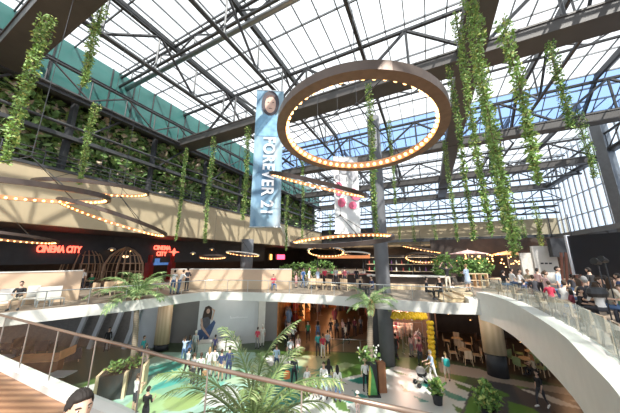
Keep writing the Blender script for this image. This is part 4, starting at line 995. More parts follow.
# ---------------------------------------------------------------- furniture seen below the glass at the lower left
c = atz(36, 374, 0)
t = thing('reception_desk', 'orange-brown wooden desk seen through the glass below the near deck', 'desk', c, R(8))
MB().box(0, 0, .98, 3.2, 1.5, .08).build('desktop', mat('orange_wood', (.80, .38, .17), .45, 0, .12, 2), t); MB().box(0, .3, .5, 2.3, .5, .95).build('cabinet', M_brownwood, t); MB().box(1.6, .1, 1.25, .08, 1.3, .5).build('end_panel', MATS['orange_wood'], t)
for i, (px, py, l) in enumerate([(22, 362, 'dark lounge armchair behind the orange desk'), (45, 352, 'dark lounge armchair against the grey wall'), (70, 362, 'dark lounge armchair on the shaded green floor'), (12, 350, 'dark lounge armchair at the left picture edge below the deck')]):
    c = atz(px, py, 0); t = thing('armchair', l, 'armchair', c, R(150 + 40 * i)); mm = mat('dark_blue_upholstery', (.05, .055, .075), .8, 0, .2, 3)
    MB().box(0, 0, .33, .8, .8, .25).build('seat', mm, t); MB().box(0, .42, .6, .9, .16, .75).build('backrest', mm, t)
    for s in (-1, 1): MB().box(s * .47, 0, .42, .14, .85, .5).build('armrest', mm, t)
    for sx_ in (-1, 1):
        for sy_ in (-1, 1): MB().box(sx_ * .4, sy_ * .36, .1, .06, .06, .2).build('leg', M_blond, t)
for i, (px, py, l) in enumerate([(58, 385, 'pale table seen through the glass beside the orange desk'), (3, 366, 'pale table at the left picture edge seen through the glass')]):
    table('lounge_table', l, atz(px, py, 0), M_lgrey, M_dark, .55, .6, (1.3, .9))
# ---------------------------------------------------------------- small furniture on the decks
for i, (px, py, l) in enumerate([(366, 294, 'small table of the two diners left of the bar bench'), (434, 296, 'small table of the two diners right of the bar bench')]):
    table('deck_table', l, atz(px, py, 5), M_wood, M_dark, .4, .72)
dt = [(500, 289, 'dining table by the bush on the terrace'), (515, 289, 'dining table of the white-shirted diners'), (540, 292, 'dining table of the pink-shirted diner'), (562, 298, 'dining table before the man in the light blue shirt'), (590, 304, 'dining table in front of the black screen'), (612, 310, 'dining table at the right picture edge')]
for px, py, l in dt: table('dining_table', l, atz(px, py, 5.42), M_wood, M_dark, .5, .72, (1.1, .75), None, R(20))
b0 = None; cpts = offset(SR, 1.05)
for i, k in enumerate((3, 6, 9, 12, 15, 17, 19, 21, 23, 25, 27, 29)):
    p, q = V(cpts[k]), V(cpts[k + 1]); a = math.atan2(q.y - p.y, q.x - p.x)
    if b0 is None: b0 = chair('terrace_chair', 'weathered wood terrace chair behind the curved glass railing', M_chairwood, M_chairwood, 'wooden terrace chairs along the glass', w_=.45, bh=.36, sh=.42); b0.location = (p.x, p.y, 5.42); b0.rotation_euler.z = a + R(180)
    else: dup(b0, (p.x, p.y, 5.42), a + R(180 + random.uniform(-15, 15)))
t = thing('crate_shelf', 'wooden crate shelf between the green bushes on the terrace', 'shelf', atz(484, 288, 5.42) + V((0, .6, 0)), R(-10))
for z in (0.03, .5, 1.0): MB().box(0, 0, z, 1.3, .5, .05).build('shelf_board', M_blond, t)
for x in (-.65, -.2, .2, .65): MB().box(x, 0, .52, .05, .5, 1.02).build('upright', M_blond, t)
t = thing('shoulder_bag', 'big black bag lying on the table before the black screen', 'bag', atd(598, 297, 8.1))
MB().lathe([(.30, 0), (.36, .12), (.30, .28), (.2, .32)], 12, None, 1, .5).build('body', M_black, t); MB().tube([(-.2, 0, .3), (-.1, 0, .5), (.1, 0, .5), (.2, 0, .3)], .018, 6).build('strap', M_black, t)
# ceiling lamps of shops, cafe and galleries, plus added fill lights under the decks
def lamp(x, y, z, e, col=(1, .62, .32), size=.35):
    l = bpy.data.lights.new('shop_and_fill_light', 'POINT'); l.energy = e; l.color = col; l.shadow_soft_size = size
    o = bpy.data.objects.new('shop_and_fill_light', l); COL.objects.link(o); o.location = (x, y, z)
for x, y, e, col in [(0, 29, 130, (1, .45, .16)), (2.5, 34, 130, (1, .45, .18)), (3.5, 40, 130, (1, .48, .2)), (8, 23, 300, (1, .66, .5)), (9.5, 24.6, 160, (1, .66, .5)), (15, 21, 70, (1, .55, .28)), (20, 21, 70, (1, .55, .28)), (12.2, 24, 50, (1, .5, .22))]: lamp(x, y, 3.7, e, col)
for p, e, col in [(W(14, 31, 9), 110, (1, .6, .35)), (W(26, 31, 9), 110, (1, .6, .35)), (W(38, 31, 9), 160, (1, .5, .3)), (W(60, 10, 9), 350, (1, .65, .38)), (W(60, -6, 9), 350, (1, .65, .38)), (W(60, -20, 9), 350, (1, .62, .36))]: lamp(*p, e, col)
for x, y in ((-20, 20), (-15.5, 20.5), (-11, 21.3), (-7, 22), (-3, 22.3), (1.5, 21.8), (4, 19.5), (8.6, 18.2), (11.2, 16.2)): lamp(x, y, 4.25, 48, (1, .93, .84), .25)  # fill lights added below the deck soffit to brighten the floor
lamp(21, 27, 8.3, 160, (1, .55, .3)); lamp(27, 25, 8.3, 160, (1, .55, .3))
# ---------------------------------------------------------------- people
UP, DN = V((0, 0, 1)), V((0, 0, -1))
def D(x, y, z): return V((x, y, z)).normalized()
# pose: torso lean, (upper arm, forearm) for the person's right (-X) and left (+X), (thigh, shin) right and left; a person faces -Y
POSES = {
 'stand': (D(0, 0, 1), (D(-.18, .05, -1), D(-.06, -.2, -1)), (D(.18, .05, -1), D(.06, -.2, -1)), (D(-.06, 0, -1), D(-.02, .03, -1)), (D(.06, -.04, -1), D(.02, .05, -1))),
 'walk': (D(0, -.05, 1), (D(-.15, .35, -1), D(-.05, -.1, -1)), (D(.15, -.3, -1), D(.05, -.5, -1)), (D(-.03, -.45, -1), D(0, -.05, -1)), (D(.03, .25, -1), D(0, .6, -1))),
 'phone': (D(0, 0, 1), (D(-.2, -.2, -1), D(.25, -.9, .35)), (D(.2, -.15, -1), D(-.3, -.9, .25)), (D(-.06, 0, -1), D(-.02, .03, -1)), (D(.06, -.05, -1), D(.02, .05, -1))),
 'photo': (D(0, 0, 1), (D(-.3, -.7, -.1), D(.3, -.6, .9)), (D(.3, -.7, -.1), D(-.3, -.6, .9)), (D(-.08, 0, -1), D(-.02, .03, -1)), (D(.08, 0, -1), D(.02, .03, -1))),
 'hip': (D(0, 0, 1), (D(-.6, .2, -.8), D(.7, -.4, -.5)), (D(.18, .05, -1), D(.06, -.2, -1)), (D(-.1, 0, -1), D(-.04, .02, -1)), (D(.1, -.08, -1), D(.05, .1, -1))),
 'lean': (D(0, -.5, 1), (D(-.2, -.7, -.8), D(.3, -1, -.1)), (D(.2, -.7, -.8), D(-.3, -1, -.1)), (D(-.06, .05, -1), D(-.02, .15, -1)), (D(.06, -.1, -1), D(.02, .15, -1))),
 'push': (D(0, -.12, 1), (D(-.12, -.5, -1), D(0, -1, -.25)), (D(.12, -.5, -1), D(0, -1, -.25)), (D(-.03, -.35, -1), D(0, 0, -1)), (D(.03, .25, -1), D(0, .5, -1))),
 'headhold': (D(0, .03, 1), (D(-.9, -.1, .35), D(.55, .0, .85)), (D(.9, -.1, .35), D(-.55, .0, .85)), (D(-.08, 0, -1), D(-.02, .03, -1)), (D(.08, 0, -1), D(.02, .03, -1))),
 'sit': (D(0, -.08, 1), (D(-.25, -.35, -1), D(.3, -1, -.05)), (D(.25, -.35, -1), D(-.3, -1, -.05)), (D(-.2, -1, -.02), D(-.02, .02, -1)), (D(.2, -1, -.02), D(.02, -.1, -1))),
 'sitlean': (D(0, -.3, 1), (D(-.3, -.6, -.7), D(.5, -.9, .3)), (D(.3, -.6, -.7), D(-.5, -.9, .2)), (D(-.18, -1, -.02), D(-.02, .1, -1)), (D(.18, -1, -.02), D(.02, .05, -1))),
 'carry': (D(0, 0, 1), (D(-.18, .05, -1), D(-.1, -.25, -1)), (D(.35, -.1, -1), D(-.5, -.8, .1)), (D(-.05, -.25, -1), D(0, 0, -1)), (D(.05, .15, -1), D(0, .35, -1))),
}
HAIRPOS = {}
def head_shape(scale=1., hair=None):
    """lat-long head, front is -Y; returns verts, faces, face slots (0 skin, 4 dark, 5 lip)"""
    b = MB(); n, m = 24, 18; vs = []
    for i in range(m + 1):
        ph = math.pi * i / m; z = math.cos(ph)
        for j in range(n):
            th = 2 * math.pi * j / n; x, y = math.sin(th) * math.sin(ph), -math.cos(th) * math.sin(ph)
            px, py, pz = x * .075, y * .096, z * .118
            fr = max(0, -y)
            if z < 0: px *= 1 - .26 * (-z); py = py * (1 - .10 * -z) - .012 * -z * 1.0
            if y > 0 and z < -.2: py *= .88
            # nose, brow, eye sockets, chin
            g = math.exp(-((px / .014) ** 2)) * fr
            py -= g * .026 * math.exp(-(((pz + .012) / .020) ** 2)) + g * .010 * math.exp(-(((pz - .015) / .02) ** 2))
            e = math.exp(-(((abs(px) - .031) / .014) ** 2 + ((pz - .018) / .012) ** 2)) * fr; py += .009 * e
            py -= .006 * math.exp(-(((pz - .040) / .010) ** 2)) * fr * (abs(px) < .055)
            py -= .010 * math.exp(-((px / .022) ** 2 + ((pz + .095) / .016) ** 2)) * fr
            vs.append((px, py, pz))
    fs = [(i * n + j, i * n + (j + 1) % n, (i + 1) * n + (j + 1) % n, (i + 1) * n + j)[::-1] for i in range(m) for j in range(n)]
    b.add(vs, fs)
    for s in (-1, 1):
        b.k = 0; b.ball((s * .076, .008, -.002), .012, .024, .034, 8, 6)
        b.k = 6; b.ball((s * .031, -.074, .018), .013, .010, .008, 8, 5)
        b.k = 4; b.ball((s * .031, -.0825, .018), .0062, .004, .0062, 8, 4)
        b.tube([(s * .015, -.090, .037), (s * .032, -.088, .043), (s * .050, -.073, .038)], .0045, 5)
    b.k = 5; b.tube([(-.022, -.084, -.052), (0, -.092, -.050), (.022, -.084, -.052)], [.003, .007, .003], 6)
    return b
def hair_shape(style):
    b = MB(); n, m = (72, 54) if style == 'swept' else (24, 18); vs = []
    rnd = random.Random(len(style))
    for i in range(m + 1):
        ph = math.pi * i / m; z = math.cos(ph)
        for j in range(n):
            th = 2 * math.pi * j / n; x, y = math.sin(th) * math.sin(ph), -math.cos(th) * math.sin(ph)
            line = .50 if y < -.45 else (.05 if y < -.05 else (-.25 if y < .3 else -.55))
            k = 1.10 if z > line else .86
            if z > .55: k = 1.13
            if style == 'swept':
                line = .56 - .10 * abs(x) if y < -.45 else (.22 if y < -.16 else (-.12 if y < .02 else (.12 if y < .22 else -.52)))
                t_ = max(0, min(1, (z - line) / .16)); t_ = t_ * t_ * (3 - 2 * t_)
                lk = .018 * math.sin(x * 26 + y * 9 + 3 * math.sin(z * 4)) + .014 * math.sin(x * 47 - y * 14 + z * 11) + .01 * math.sin(y * 60 + x * 31)
                k = .86 + t_ * (.25 + .10 * max(0, z) + .06 * max(0, -y) * max(0, z) + lk * 1.3)
                if -.22 < y < .02 and z < .1: k = .86 + t_ * .19
            if style == 'buzz': k = 1.035 if z > line else .86
            px, py, pz = x * .077 * k, y * .098 * k, z * .118 * (k if z > 0 else 1)
            if style == 'long' and y > -.35 and z < .1:
                k2 = 1.16; px, py = x * .085 * k2, max(y, -.2) * .105 * k2; pz = .118 * z - .26 * min(1, max(0, (.1 - z) / .6)) ; px *= 1.05
                if y < .0: py = max(py, -.045)
            vs.append((px, py + .004, pz))
    b.add(vs, [(i * n + j, i * n + (j + 1) % n, (i + 1) * n + (j + 1) % n, (i + 1) * n + j)[::-1] for i in range(m) for j in range(n)])
    if style == 'bun': b.ball((0, .10, .07), .045)
    if style == 'tail': b.tube([(0, .09, .05), (0, .135, .0), (0, .13, -.12), (0, .115, -.2)], [.03, .035, .03, .01], 8)
    if style == 'hat':
        b = MB(); b.lathe([(.165, .035), (.17, .045), (.095, .055), (.09, .12), (.07, .145), (.01, .15)], 20, None, 1, 1.08)
        b.lathe([(.078, -.06), (.083, .04)], 16, Matrix.Translation((0, .022, 0)), 1, 1.0)
    return b
HAIRME = {}
def body_mesh(pose):
    tl, (rua, rfa), (lua, lfa), (rth, rsh), (lth, lsh) = POSES[pose]
    pel = V((0, 0, .93)); ch = lambda s: pel + tl * s
    vs, es, rad, lab = [], [], [], []
    def add(p, r, par, seg):
        vs.append(V(p)); rad.append(r); lab.append(seg)
        if par is not None: es.append((par, len(vs) - 1))
        return len(vs) - 1
    r0 = add(pel, (.125, .10), None, 'hips'); w_ = add(ch(.17), (.118, .09), r0, 'torso'); c = add(ch(.36), (.135, .10), w_, 'torso'); nb = add(ch(.50), (.075, .07), c, 'torso')
    tn = (tl * .7 + UP * .5).normalized(); hp = ch(.50) + tn * .09; nk = add(hp, (.06, .058), nb, 'neck'); nk2 = add(hp + tn * .05, (.054, .054), nk, 'neck')
    hand = []
    for s, ua, fa in ((-1, rua, rfa), (1, lua, lfa)):
        sh = ch(.465) + V((s * .165, 0, 0)); a = add(sh, (.068, .065), c, 'uparm'); m_ = add(sh + ua * .14, (.052, .05), a, 'uparm'); el = sh + ua * .285; e = add(el, (.042, .042), m_, 'uparm')
        wr = el + fa * .24; f = add(el + fa * .11, (.04, .038), e, 'forearm'); w2 = add(wr, (.026, .024), f, 'forearm'); hand.append((s, wr, fa))
    feet = []
    for s, th, shn in ((-1, rth, rsh), (1, lth, lsh)):
        hj = pel + V((s * .088, 0, -.05)); a = add(hj, (.098, .095), r0, 'thigh'); m_ = add(hj + th * .20, (.08, .08), a, 'thigh'); kn = hj + th * .42; k = add(kn, (.056, .056), m_, 'thigh')
        an = kn + shn * .40; cf = add(kn + shn * .14, (.055, .054), k, 'shin'); ak = add(an, (.036, .036), cf, 'shin'); feet.append((s, an, shn))
    me = bpy.data.meshes.new('body_skeleton'); me.from_pydata(vs, es, []); me.update()
    o = bpy.data.objects.new('body_skeleton', me); COL.objects.link(o)
    sk = o.modifiers.new('skin', 'SKIN'); sk.use_smooth_shade = True
    for i, sv in enumerate(me.skin_vertices[0].data): sv.radius = rad[i]; sv.use_root = (i == 0)
    sb = o.modifiers.new('sub', 'SUBSURF'); sb.levels = 1; sb.render_levels = 1
    dg = bpy.context.evaluated_depsgraph_get(); ev = bpy.data.meshes.new_from_object(o.evaluated_get(dg))
    bpy.data.objects.remove(o)
    b = MB(); b.v = [tuple(v.co) for v in ev.vertices]; slot = {'torso': 1, 'hips': 2, 'neck': 0, 'uparm': 1, 'forearm': 8, 'thigh': 2, 'shin': 7}
    segs = [(vs[i], vs[j], lab[j]) for i, j in es]
    for p in ev.polygons:
        cpt = p.center; best = (9, 'torso')
        for A_, B_, l in segs:
            ab = B_ - A_; t_ = max(0, min(1, (cpt - A_).dot(ab) / max(1e-9, ab.length_squared))); dd = (cpt - A_ - ab * t_).length
            if dd < best[0] - 1e-6: best = (dd, l)
        l = best[1]
        h_ = (cpt - pel).dot(tl)
        if l in ('hips', 'torso', 'thigh') and h_ > .02 and abs(cpt.x) < .3 and l != 'thigh': l = 'torso'
        if l == 'torso' and h_ < .03: l = 'hips'
        b.f.append(tuple(p.vertices)); b.m.append(slot[l])
    bpy.data.meshes.remove(ev)
    # hands: palm, four fingers of different lengths curled, thumb from the side
    for s, wr, fa in hand:
        x = fa.normalized(); pn = V((-s, 0, 0)) - x * V((-s, 0, 0)).dot(x)          # palm faces the body
        if pn.length < .2: pn = UP - x * UP.dot(x)
        pn.normalize(); y = pn.cross(x); b.k = 0
        Mh = Matrix(((x.x, y.x, pn.x, wr.x), (x.y, y.y, pn.y, wr.y), (x.z, y.z, pn.z, wr.z), (0, 0, 0, 1)))
        b.lathe([(.02, -.02), (.030, .02), (.040, .06), (.038, .095), (.02, .105)], 10, Mh @ Matrix.Rotation(R(90), 4, 'Y') , .42, 1.0)
        for i, ln in enumerate((.068, .078, .072, .056)):
            yy = (-.028, -.010, .009, .027)[i]; cu = .35 + .1 * i
            p0 = V((.085, yy, 0)); p1 = p0 + V((ln * .45, yy * .1, ln * .12)); p2 = p1 + V((ln * .33 * math.cos(cu), 0, ln * .33 * math.sin(cu))); p3 = p2 + V((ln * .27 * math.cos(cu * 2), 0, ln * .27 * math.sin(cu * 2)))
            b.tube([Mh @ p for p in (p0, p1, p2, p3)], [.0098, .009, .0082, .006], 6)
        td = -1 if (y.dot(V((0, -1, 0))) > 0) is False else 1
        b.tube([Mh @ V(p) for p in ((.015, td * .022, .0), (.05, td * .052, .012), (.082, td * .062, .022))], [.013, .011, .007], 6)
    # shoes
    for s, an, shn in feet:
        fwd = V((s * .12, -1, 0)).normalized()
        if shn.y > .3: fwd = V((s * .08, -1, -.55)).normalized()
        upf = fwd.cross(V((1, 0, 0))); upf = -upf if upf.z < 0 else upf
        b.k = 3; b.tube([an - fwd * .065 - upf * .045, an - fwd * .02 - upf * .030, an + fwd * .08 - upf * .045, an + fwd * .16 - upf * .058, an + fwd * .19 - upf * .06], [.036, .046, .044, .036, .018], 8)
    # head
    hb = head_shape(); hc = hp + tn * .03 + V((0, -.018, .100)); off = len(b.v)
    b.v += [tuple(V(v) + hc) for v in hb.v]; b.f += [tuple(i + off for i in f) for f in hb.f]; b.m += hb.m
    zmin = min(v[2] for v in b.v); b.v = [(x, y, z - zmin) for x, y, z in b.v]; hc = hc - V((0, 0, zmin))
    me = bpy.data.meshes.new('person_' + pose); me.from_pydata(b.v, [], b.f)
    for i in range(9): me.materials.append(M_white)
    me.polygons.foreach_set('material_index', b.m); me.polygons.foreach_set('use_smooth', [True] * len(b.f)); me.update()
    return me, hc
BODY = {}
PC = {}
def pm(c, k):
    key = (k, tuple(round(v, 3) for v in c))
    if key not in PC: PC[key] = mat('%s_%d' % (k, len(PC)), c, .75 if k != 'skin' else .5, 0, .10, 5)
    return PC[key]
SK = [(.62, .40, .29), (.52, .32, .22), (.70, .48, .36)]
CC = dict(white=(.78, .77, .74), black=(.018, .018, .02), navy=(.035, .05, .12), denim=(.10, .17, .32), pale=(.42, .52, .66), teal=(.05, .42, .42), red=(.62, .05, .10), pink=(.78, .38, .38), rose=(.80, .55, .52), grey=(.30, .30, .31), green=(.03, .22, .10), tan=(.55, .42, .28),
          maroon=(.25, .05, .07), lgrey=(.55, .56, .58), khaki=(.38, .33, .22), blue=(.12, .25, .55), cream=(.72, .64, .52), mint=(.30, .60, .45), dk=(.05, .05, .06), purple=(.10, .08, .22))
HC = dict(b=(.018, .013, .010), d=(.06, .035, .02), l=(.34, .22, .10), g=(.35, .34, .33), o=(.38, .13, .04), t=(.55, .42, .25), w=(.78, .76, .70))
def person(px, py, z, pose, face, label, top, bot, hair='short', hc='d', h=1.72, shoe='dk', sleeve=True, legs=True, sk=0, dress=None, loc=None, arm=None):
    if pose not in BODY: BODY[pose] = body_mesh(pose)
    me, hp = BODY[pose]
    o = bpy.data.objects.new('person', me); COL.objects.link(o)
    o.location = loc if loc is not None else atz(px, py, z); o.rotation_euler.z = R(face); s = h / 1.72; o.scale = (s, s, s)
    skin = pm(SK[sk], 'skin'); tp = pm(CC[top], 'cloth'); bt = pm(CC[bot], 'cloth')
    ms = [skin, tp, bt, pm(CC[shoe], 'shoe'), pm((.02, .014, .01), 'eye'), pm((.45, .18, .15), 'lip'), pm((.75, .73, .70), 'eyewhite'), bt if legs else skin, tp if sleeve == 2 else skin]
    for i, m in enumerate(ms): o.material_slots[i].link = 'OBJECT'; o.material_slots[i].material = m
    if hair != 'bald':
        if hair not in HAIRME:
            hb = hair_shape(hair); mm = bpy.data.meshes.new('hair_' + hair); mm.from_pydata(hb.v, [], hb.f); mm.materials.append(M_brown); mm.polygons.foreach_set('use_smooth', [True] * len(hb.f)); HAIRME[hair] = mm
        ho = bpy.data.objects.new('sun_hat' if hair == 'hat' else 'hair', HAIRME[hair]); COL.objects.link(ho); ho.parent = o; ho.location = hp
        ho.material_slots[0].link = 'OBJECT'; ho.material_slots[0].material = pm(HC[hc], 'hair')
    if dress:
        b = MB(); b.lathe([(.125, .30), (.135, .12), (.165, -.02), (.20, -.22), (.235, -.45), (.22, -.45)], 16, Matrix.Translation((0, 0, .95 + (hp.z - 1.60))), 1, .8)
        b.build('skirt', pm(CC[dress], 'cloth'), o, smooth=True)
    tag(o, label, 'person')
    return o
G = 0; U = 5.0; T5 = 5.42
P_ = person
# crowd in front of the wall advert
P_(183, 362, G, 'photo', 180, 'person with raised arms at the left of the crowd facing the wall advert', 'pale', 'denim', 'tail', 'd', 1.68)
P_(188, 360, G, 'stand', 170, 'woman in a denim dress beside the person with raised arms', 'denim', 'denim', 'long', 'd', 1.66, legs=False, dress='denim')
P_(194, 356, G, 'stand', 185, 'pale haired man in a light grey shirt behind the denim dress woman', 'lgrey', 'grey', 'short', 'w', 1.80)
P_(186, 378, G, 'walk', 150, 'person in black trousers walking behind the handrail, left of the crowd', 'lgrey', 'black', 'short', 'b', 1.7)
P_(199, 385, G, 'carry', 200, 'woman in a white top and long black trousers at the front of the crowd', 'white', 'black', 'tail', 'd', 1.68)
P_(208, 376, G, 'stand', 190, 'woman in a white blouse and pale trousers left of the man in navy', 'white', 'lgrey', 'long', 'l', 1.66)
P_(213, 377, G, 'hip', 170, 'man in a white shirt standing next to the man in navy', 'white', 'khaki', 'short', 'd', 1.74, sleeve=2)
P_(220, 381, G, 'stand', 185, 'man in a navy shirt and tan shorts with his back turned', 'navy', 'tan', 'short', 'd', 1.74, legs=False)
P_(228, 379, G, 'stand', 200, 'tall man all in dark blue at the right end of the crowd', 'navy', 'navy', 'short', 'b', 1.82, sleeve=2)
P_(214, 358, G, 'stand', 180, 'person in a purple shirt behind the crowd before the white seat cubes', 'purple', 'dk', 'short', 'b', 1.6)
P_(192, 384, G, 'stand', 160, 'person in a grey top behind the handrail left of the long black trousers', 'grey', 'dk', 'tail', 'd', 1.66)
# left floor
P_(144, 369, G, 'stand', 20, 'girl in a pink dress right of the planters', 'pink', 'pink', 'long', 'd', 1.5, legs=False, dress='rose', sk=2)
P_(141, 362, G, 'carry', 90, 'person in a teal top behind the girl in pink', 'teal', 'denim', 'short', 'd', 1.7)
P_(133, 364, G, 'walk', 110, 'child in a bright blue shirt just behind the planters', 'blue', 'red', 'short', 'l', 1.3, legs=False)
P_(106, 351, G, 'stand', 30, 'person dressed in black standing in the shade by the grey wall', 'black', 'black', 'short', 'b', 1.75, sleeve=2)
P_(133, 413, G, 'phone', 150, 'person in a white top and dark shorts filming with a phone by the planters', 'white', 'dk', 'short', 'd', 1.68, legs=False)
P_(143, 432, G, 'phone', 170, 'dark haired person in black at the bottom edge below the filming person', 'black', 'dk', 'short', 'b', 1.72)
# centre floor
P_(276, 374, G, 'stand', 175, 'man with a blue and white shirt standing alone behind the palm fronds', 'pale', 'navy', 'short', 'd', 1.76)
P_(294, 388, G, 'carry', 160, 'person in a dark patterned jacket behind the handrail with an orange bag', 'dk', 'black', 'short', 'b', 1.72, sleeve=2)
P_(290, 363, G, 'stand', 190, 'man in a grey tee next to the girl in rose', 'lgrey', 'dk', 'short', 'd', 1.74)
P_(298, 356, G, 'stand', 180, 'girl in a rose dress beside the man in the grey tee', 'rose', 'rose', 'long', 'l', 1.5, legs=False, dress='rose', sk=2)
P_(286, 347, G, 'stand', 150, 'person in black at the passage corner beside the orange window', 'black', 'black', 'short', 'b', 1.74)
P_(293, 346, G, 'hip', 200, 'woman in a white and black top at the passage corner', 'white', 'black', 'long', 'd', 1.66)
P_(308, 342, G, 'walk', 0, 'man in a green shirt and dark trousers walking out of the passage', 'green', 'black', 'short', 'b', 1.75)
P_(318, 356, G, 'stand', 185, 'person in a teal tee left of the person in red', 'teal', 'dk', 'short', 'd', 1.7)
P_(323, 358, G, 'stand', 190, 'person in a red shirt and white trousers before the passage', 'red', 'white', 'tail', 'd', 1.68)
P_(328, 354, G, 'stand', 170, 'person in a grey shirt right of the person in red', 'lgrey', 'dk', 'short', 'b', 1.72)
P_(318, 341, G, 'walk', 180, 'woman in a denim skirt going into the passage', 'grey', 'denim', 'long', 'b', 1.66, legs=False, dress='denim')
for i, (px, py, tp, hr, l) in enumerate([(331, 338, 'black', 'short', 'person in black deeper in the passage, left of the group'), (337, 339, 'dk', 'long', 'long haired person in dark clothes in the passage group'), (343, 338, 'rose', 'short', 'person in a rose top in the passage group'),
        (349, 337, 'black', 'tail', 'person in black right in the passage group'), (355, 336, 'maroon', 'short', 'person in maroon at the right side of the passage'), (346, 344, 'cream', 'long', 'woman in cream in front of the passage group'), (361, 334, 'grey', 'short', 'person in grey by the dark racks of the passage')]):
    P_(px, py, G, 'walk' if i % 2 else 'stand', 20 + 140 * (i % 3), l, tp, 'black' if i % 2 else 'dk', hr, 'b', 1.7)
P_(338, 402, G, 'stand', 185, 'woman with long black hair, white top and jeans seen from behind', 'white', 'denim', 'long', 'b', 1.70, sleeve=1)
P_(329, 394, G, 'stand', 170, 'woman with long black hair and dark top, left of the other long haired one', 'black', 'pale', 'long', 'b', 1.72)
P_(324, 400, G, 'carry', 330, 'man in a white shirt and pale jeans by the long haired women', 'white', 'pale', 'short', 'd', 1.76, sleeve=2)
P_(307, 396, G, 'stand', 20, 'woman in white bending low among the palm leaves', 'white', 'cream', 'short', 'l', 1.45)
P_(315, 397, G, 'stand', 10, 'small child in a white tee right of the woman in white', 'white', 'pale', 'short', 'l', 1.05, legs=False)
P_(366, 392, G, 'stand', 175, 'woman in a tan hat, white tank top and black leggings by the tall planter', 'white', 'black', 'hat', 't', 1.66)
P_(358, 418, G, 'stand', 30, 'small child in a white sun hat at the bottom edge', 'cream', 'rose', 'hat', 'w', 1.10)
P_(434, 383, G, 'push', 275, 'man in a pale blue vest and white trousers pushing a stroller', 'pale', 'white', 'short', 'w', 1.78, shoe='white')
P_(448, 383, G, 'walk', 150, 'woman in white with bare legs walking with a teal backpack', 'white', 'cream', 'tail', 'l', 1.68, legs=False)
P_(397, 359, G, 'walk', 200, 'person in black walking into the balloon shop', 'black', 'dk', 'short', 'b', 1.72)
P_(421, 366, G, 'stand', 170, 'person in maroon standing at the right balloon pillar', 'maroon', 'dk', 'short', 'd', 1.72)
P_(412, 357, G, 'stand', 200, 'person in a rose shirt among the racks of the balloon shop', 'rose', 'grey', 'long', 'd', 1.66)
P_(543, 408, G, 'walk', 285, 'woman in a black tank top walking past on the dark floor', 'black', 'dk', 'tail', 'b', 1.68, shoe='white')
P_(536, 378, G, 'sit', 200, 'red haired person sitting at the cafe behind the walking woman', 'tan', 'black', 'long', 'o', 1.7)
P_(262, 347, G, 'stand', 200, 'person all in white standing before the dark board', 'white', 'white', 'short', 'w', 1.75)
P_(257, 349, G, 'stand', 170, 'person in red half hidden next to the person in white', 'red', 'grey', 'short', 'd', 1.66)
# upper deck, far side
P_(15, 300, U, 'sit', 35, 'man in a black tee and pale shorts sitting before the small beige partition', 'black', 'cream', 'short', 'b', 1.75, legs=False, loc=atz(16, 309, U))
P_(80, 290, U, 'stand', 20, 'person in a white shirt standing before the nearer wicker pod', 'white', 'dk', 'short', 'b', 1.7)
P_(90, 289, U, 'sit', 10, 'person in a green shirt sitting right of the nearer wicker pod', 'green', 'dk', 'short', 'b', 1.65)
P_(172, 294, U, 'lean', 200, 'person in white and jeans bending forward, left of the pair at the partition end', 'white', 'denim', 'short', 'b', 1.72)
P_(178, 294, U, 'lean', 150, 'person in a white top and blue jeans bending forward, right of the pair', 'white', 'denim', 'short', 'd', 1.74)
P_(186, 291, U, 'phone', 170, 'person in dark clothes filming just right of the bending pair', 'dk', 'black', 'short', 'b', 1.76, sleeve=2)
P_(273, 290, U, 'sit', 20, 'child in pink sitting before the right end of the long beige partition', 'red', 'denim', 'short', 'd', 1.6)
P_(296, 288, U, 'stand', 60, 'small girl in a pink dress, leftmost of the walkers by the hedge', 'pink', 'pink', 'long', 'd', 1.25, legs=False, dress='pink')
P_(303, 288, U, 'walk', 60, 'person in a blue shirt walking by the hedge', 'blue', 'denim', 'short', 'b', 1.7)
P_(309, 288, U, 'walk', 80, 'person in a white dress shirt walking by the hedge', 'white', 'white', 'short', 'd', 1.74)
P_(318, 288, U, 'stand', 40, 'woman in a grey-blue dress, rightmost of the walkers by the hedge', 'pale', 'pale', 'tail', 'd', 1.68, legs=False, dress='pale')
P_(336, 287, U, 'stand', 160, 'person in a pale blue shirt at the kiosk counter', 'lgrey', 'dk', 'short', 'd', 1.76)
for i, (px, py, tp, l) in enumerate([(325, 286, 'red', 'person in red at the left of the kiosk counter'), (345, 286, 'maroon', 'person in maroon in the middle of the kiosk counter'), (357, 286, 'black', 'person in black at the column end of the kiosk counter')]): P_(px, py, U, 'stand', 190, l, tp, 'dk', 'short', 'b', 1.66)
P_(360, 296, U, 'sit', 70, 'left one of two diners in dark tops next to the grey column', 'black', 'dk', 'short', 'b', 1.72)
P_(373, 296, U, 'sit', 290, 'right one of two diners in dark tops next to the grey column', 'navy', 'dk', 'short', 'b', 1.72)
P_(427, 299, U, 'sit', 70, 'left one of two diners before the right end of the bar', 'dk', 'black', 'short', 'b', 1.72)
P_(442, 299, U, 'sit', 290, 'right one of two diners before the right end of the bar', 'black', 'black', 'short', 'd', 1.72)
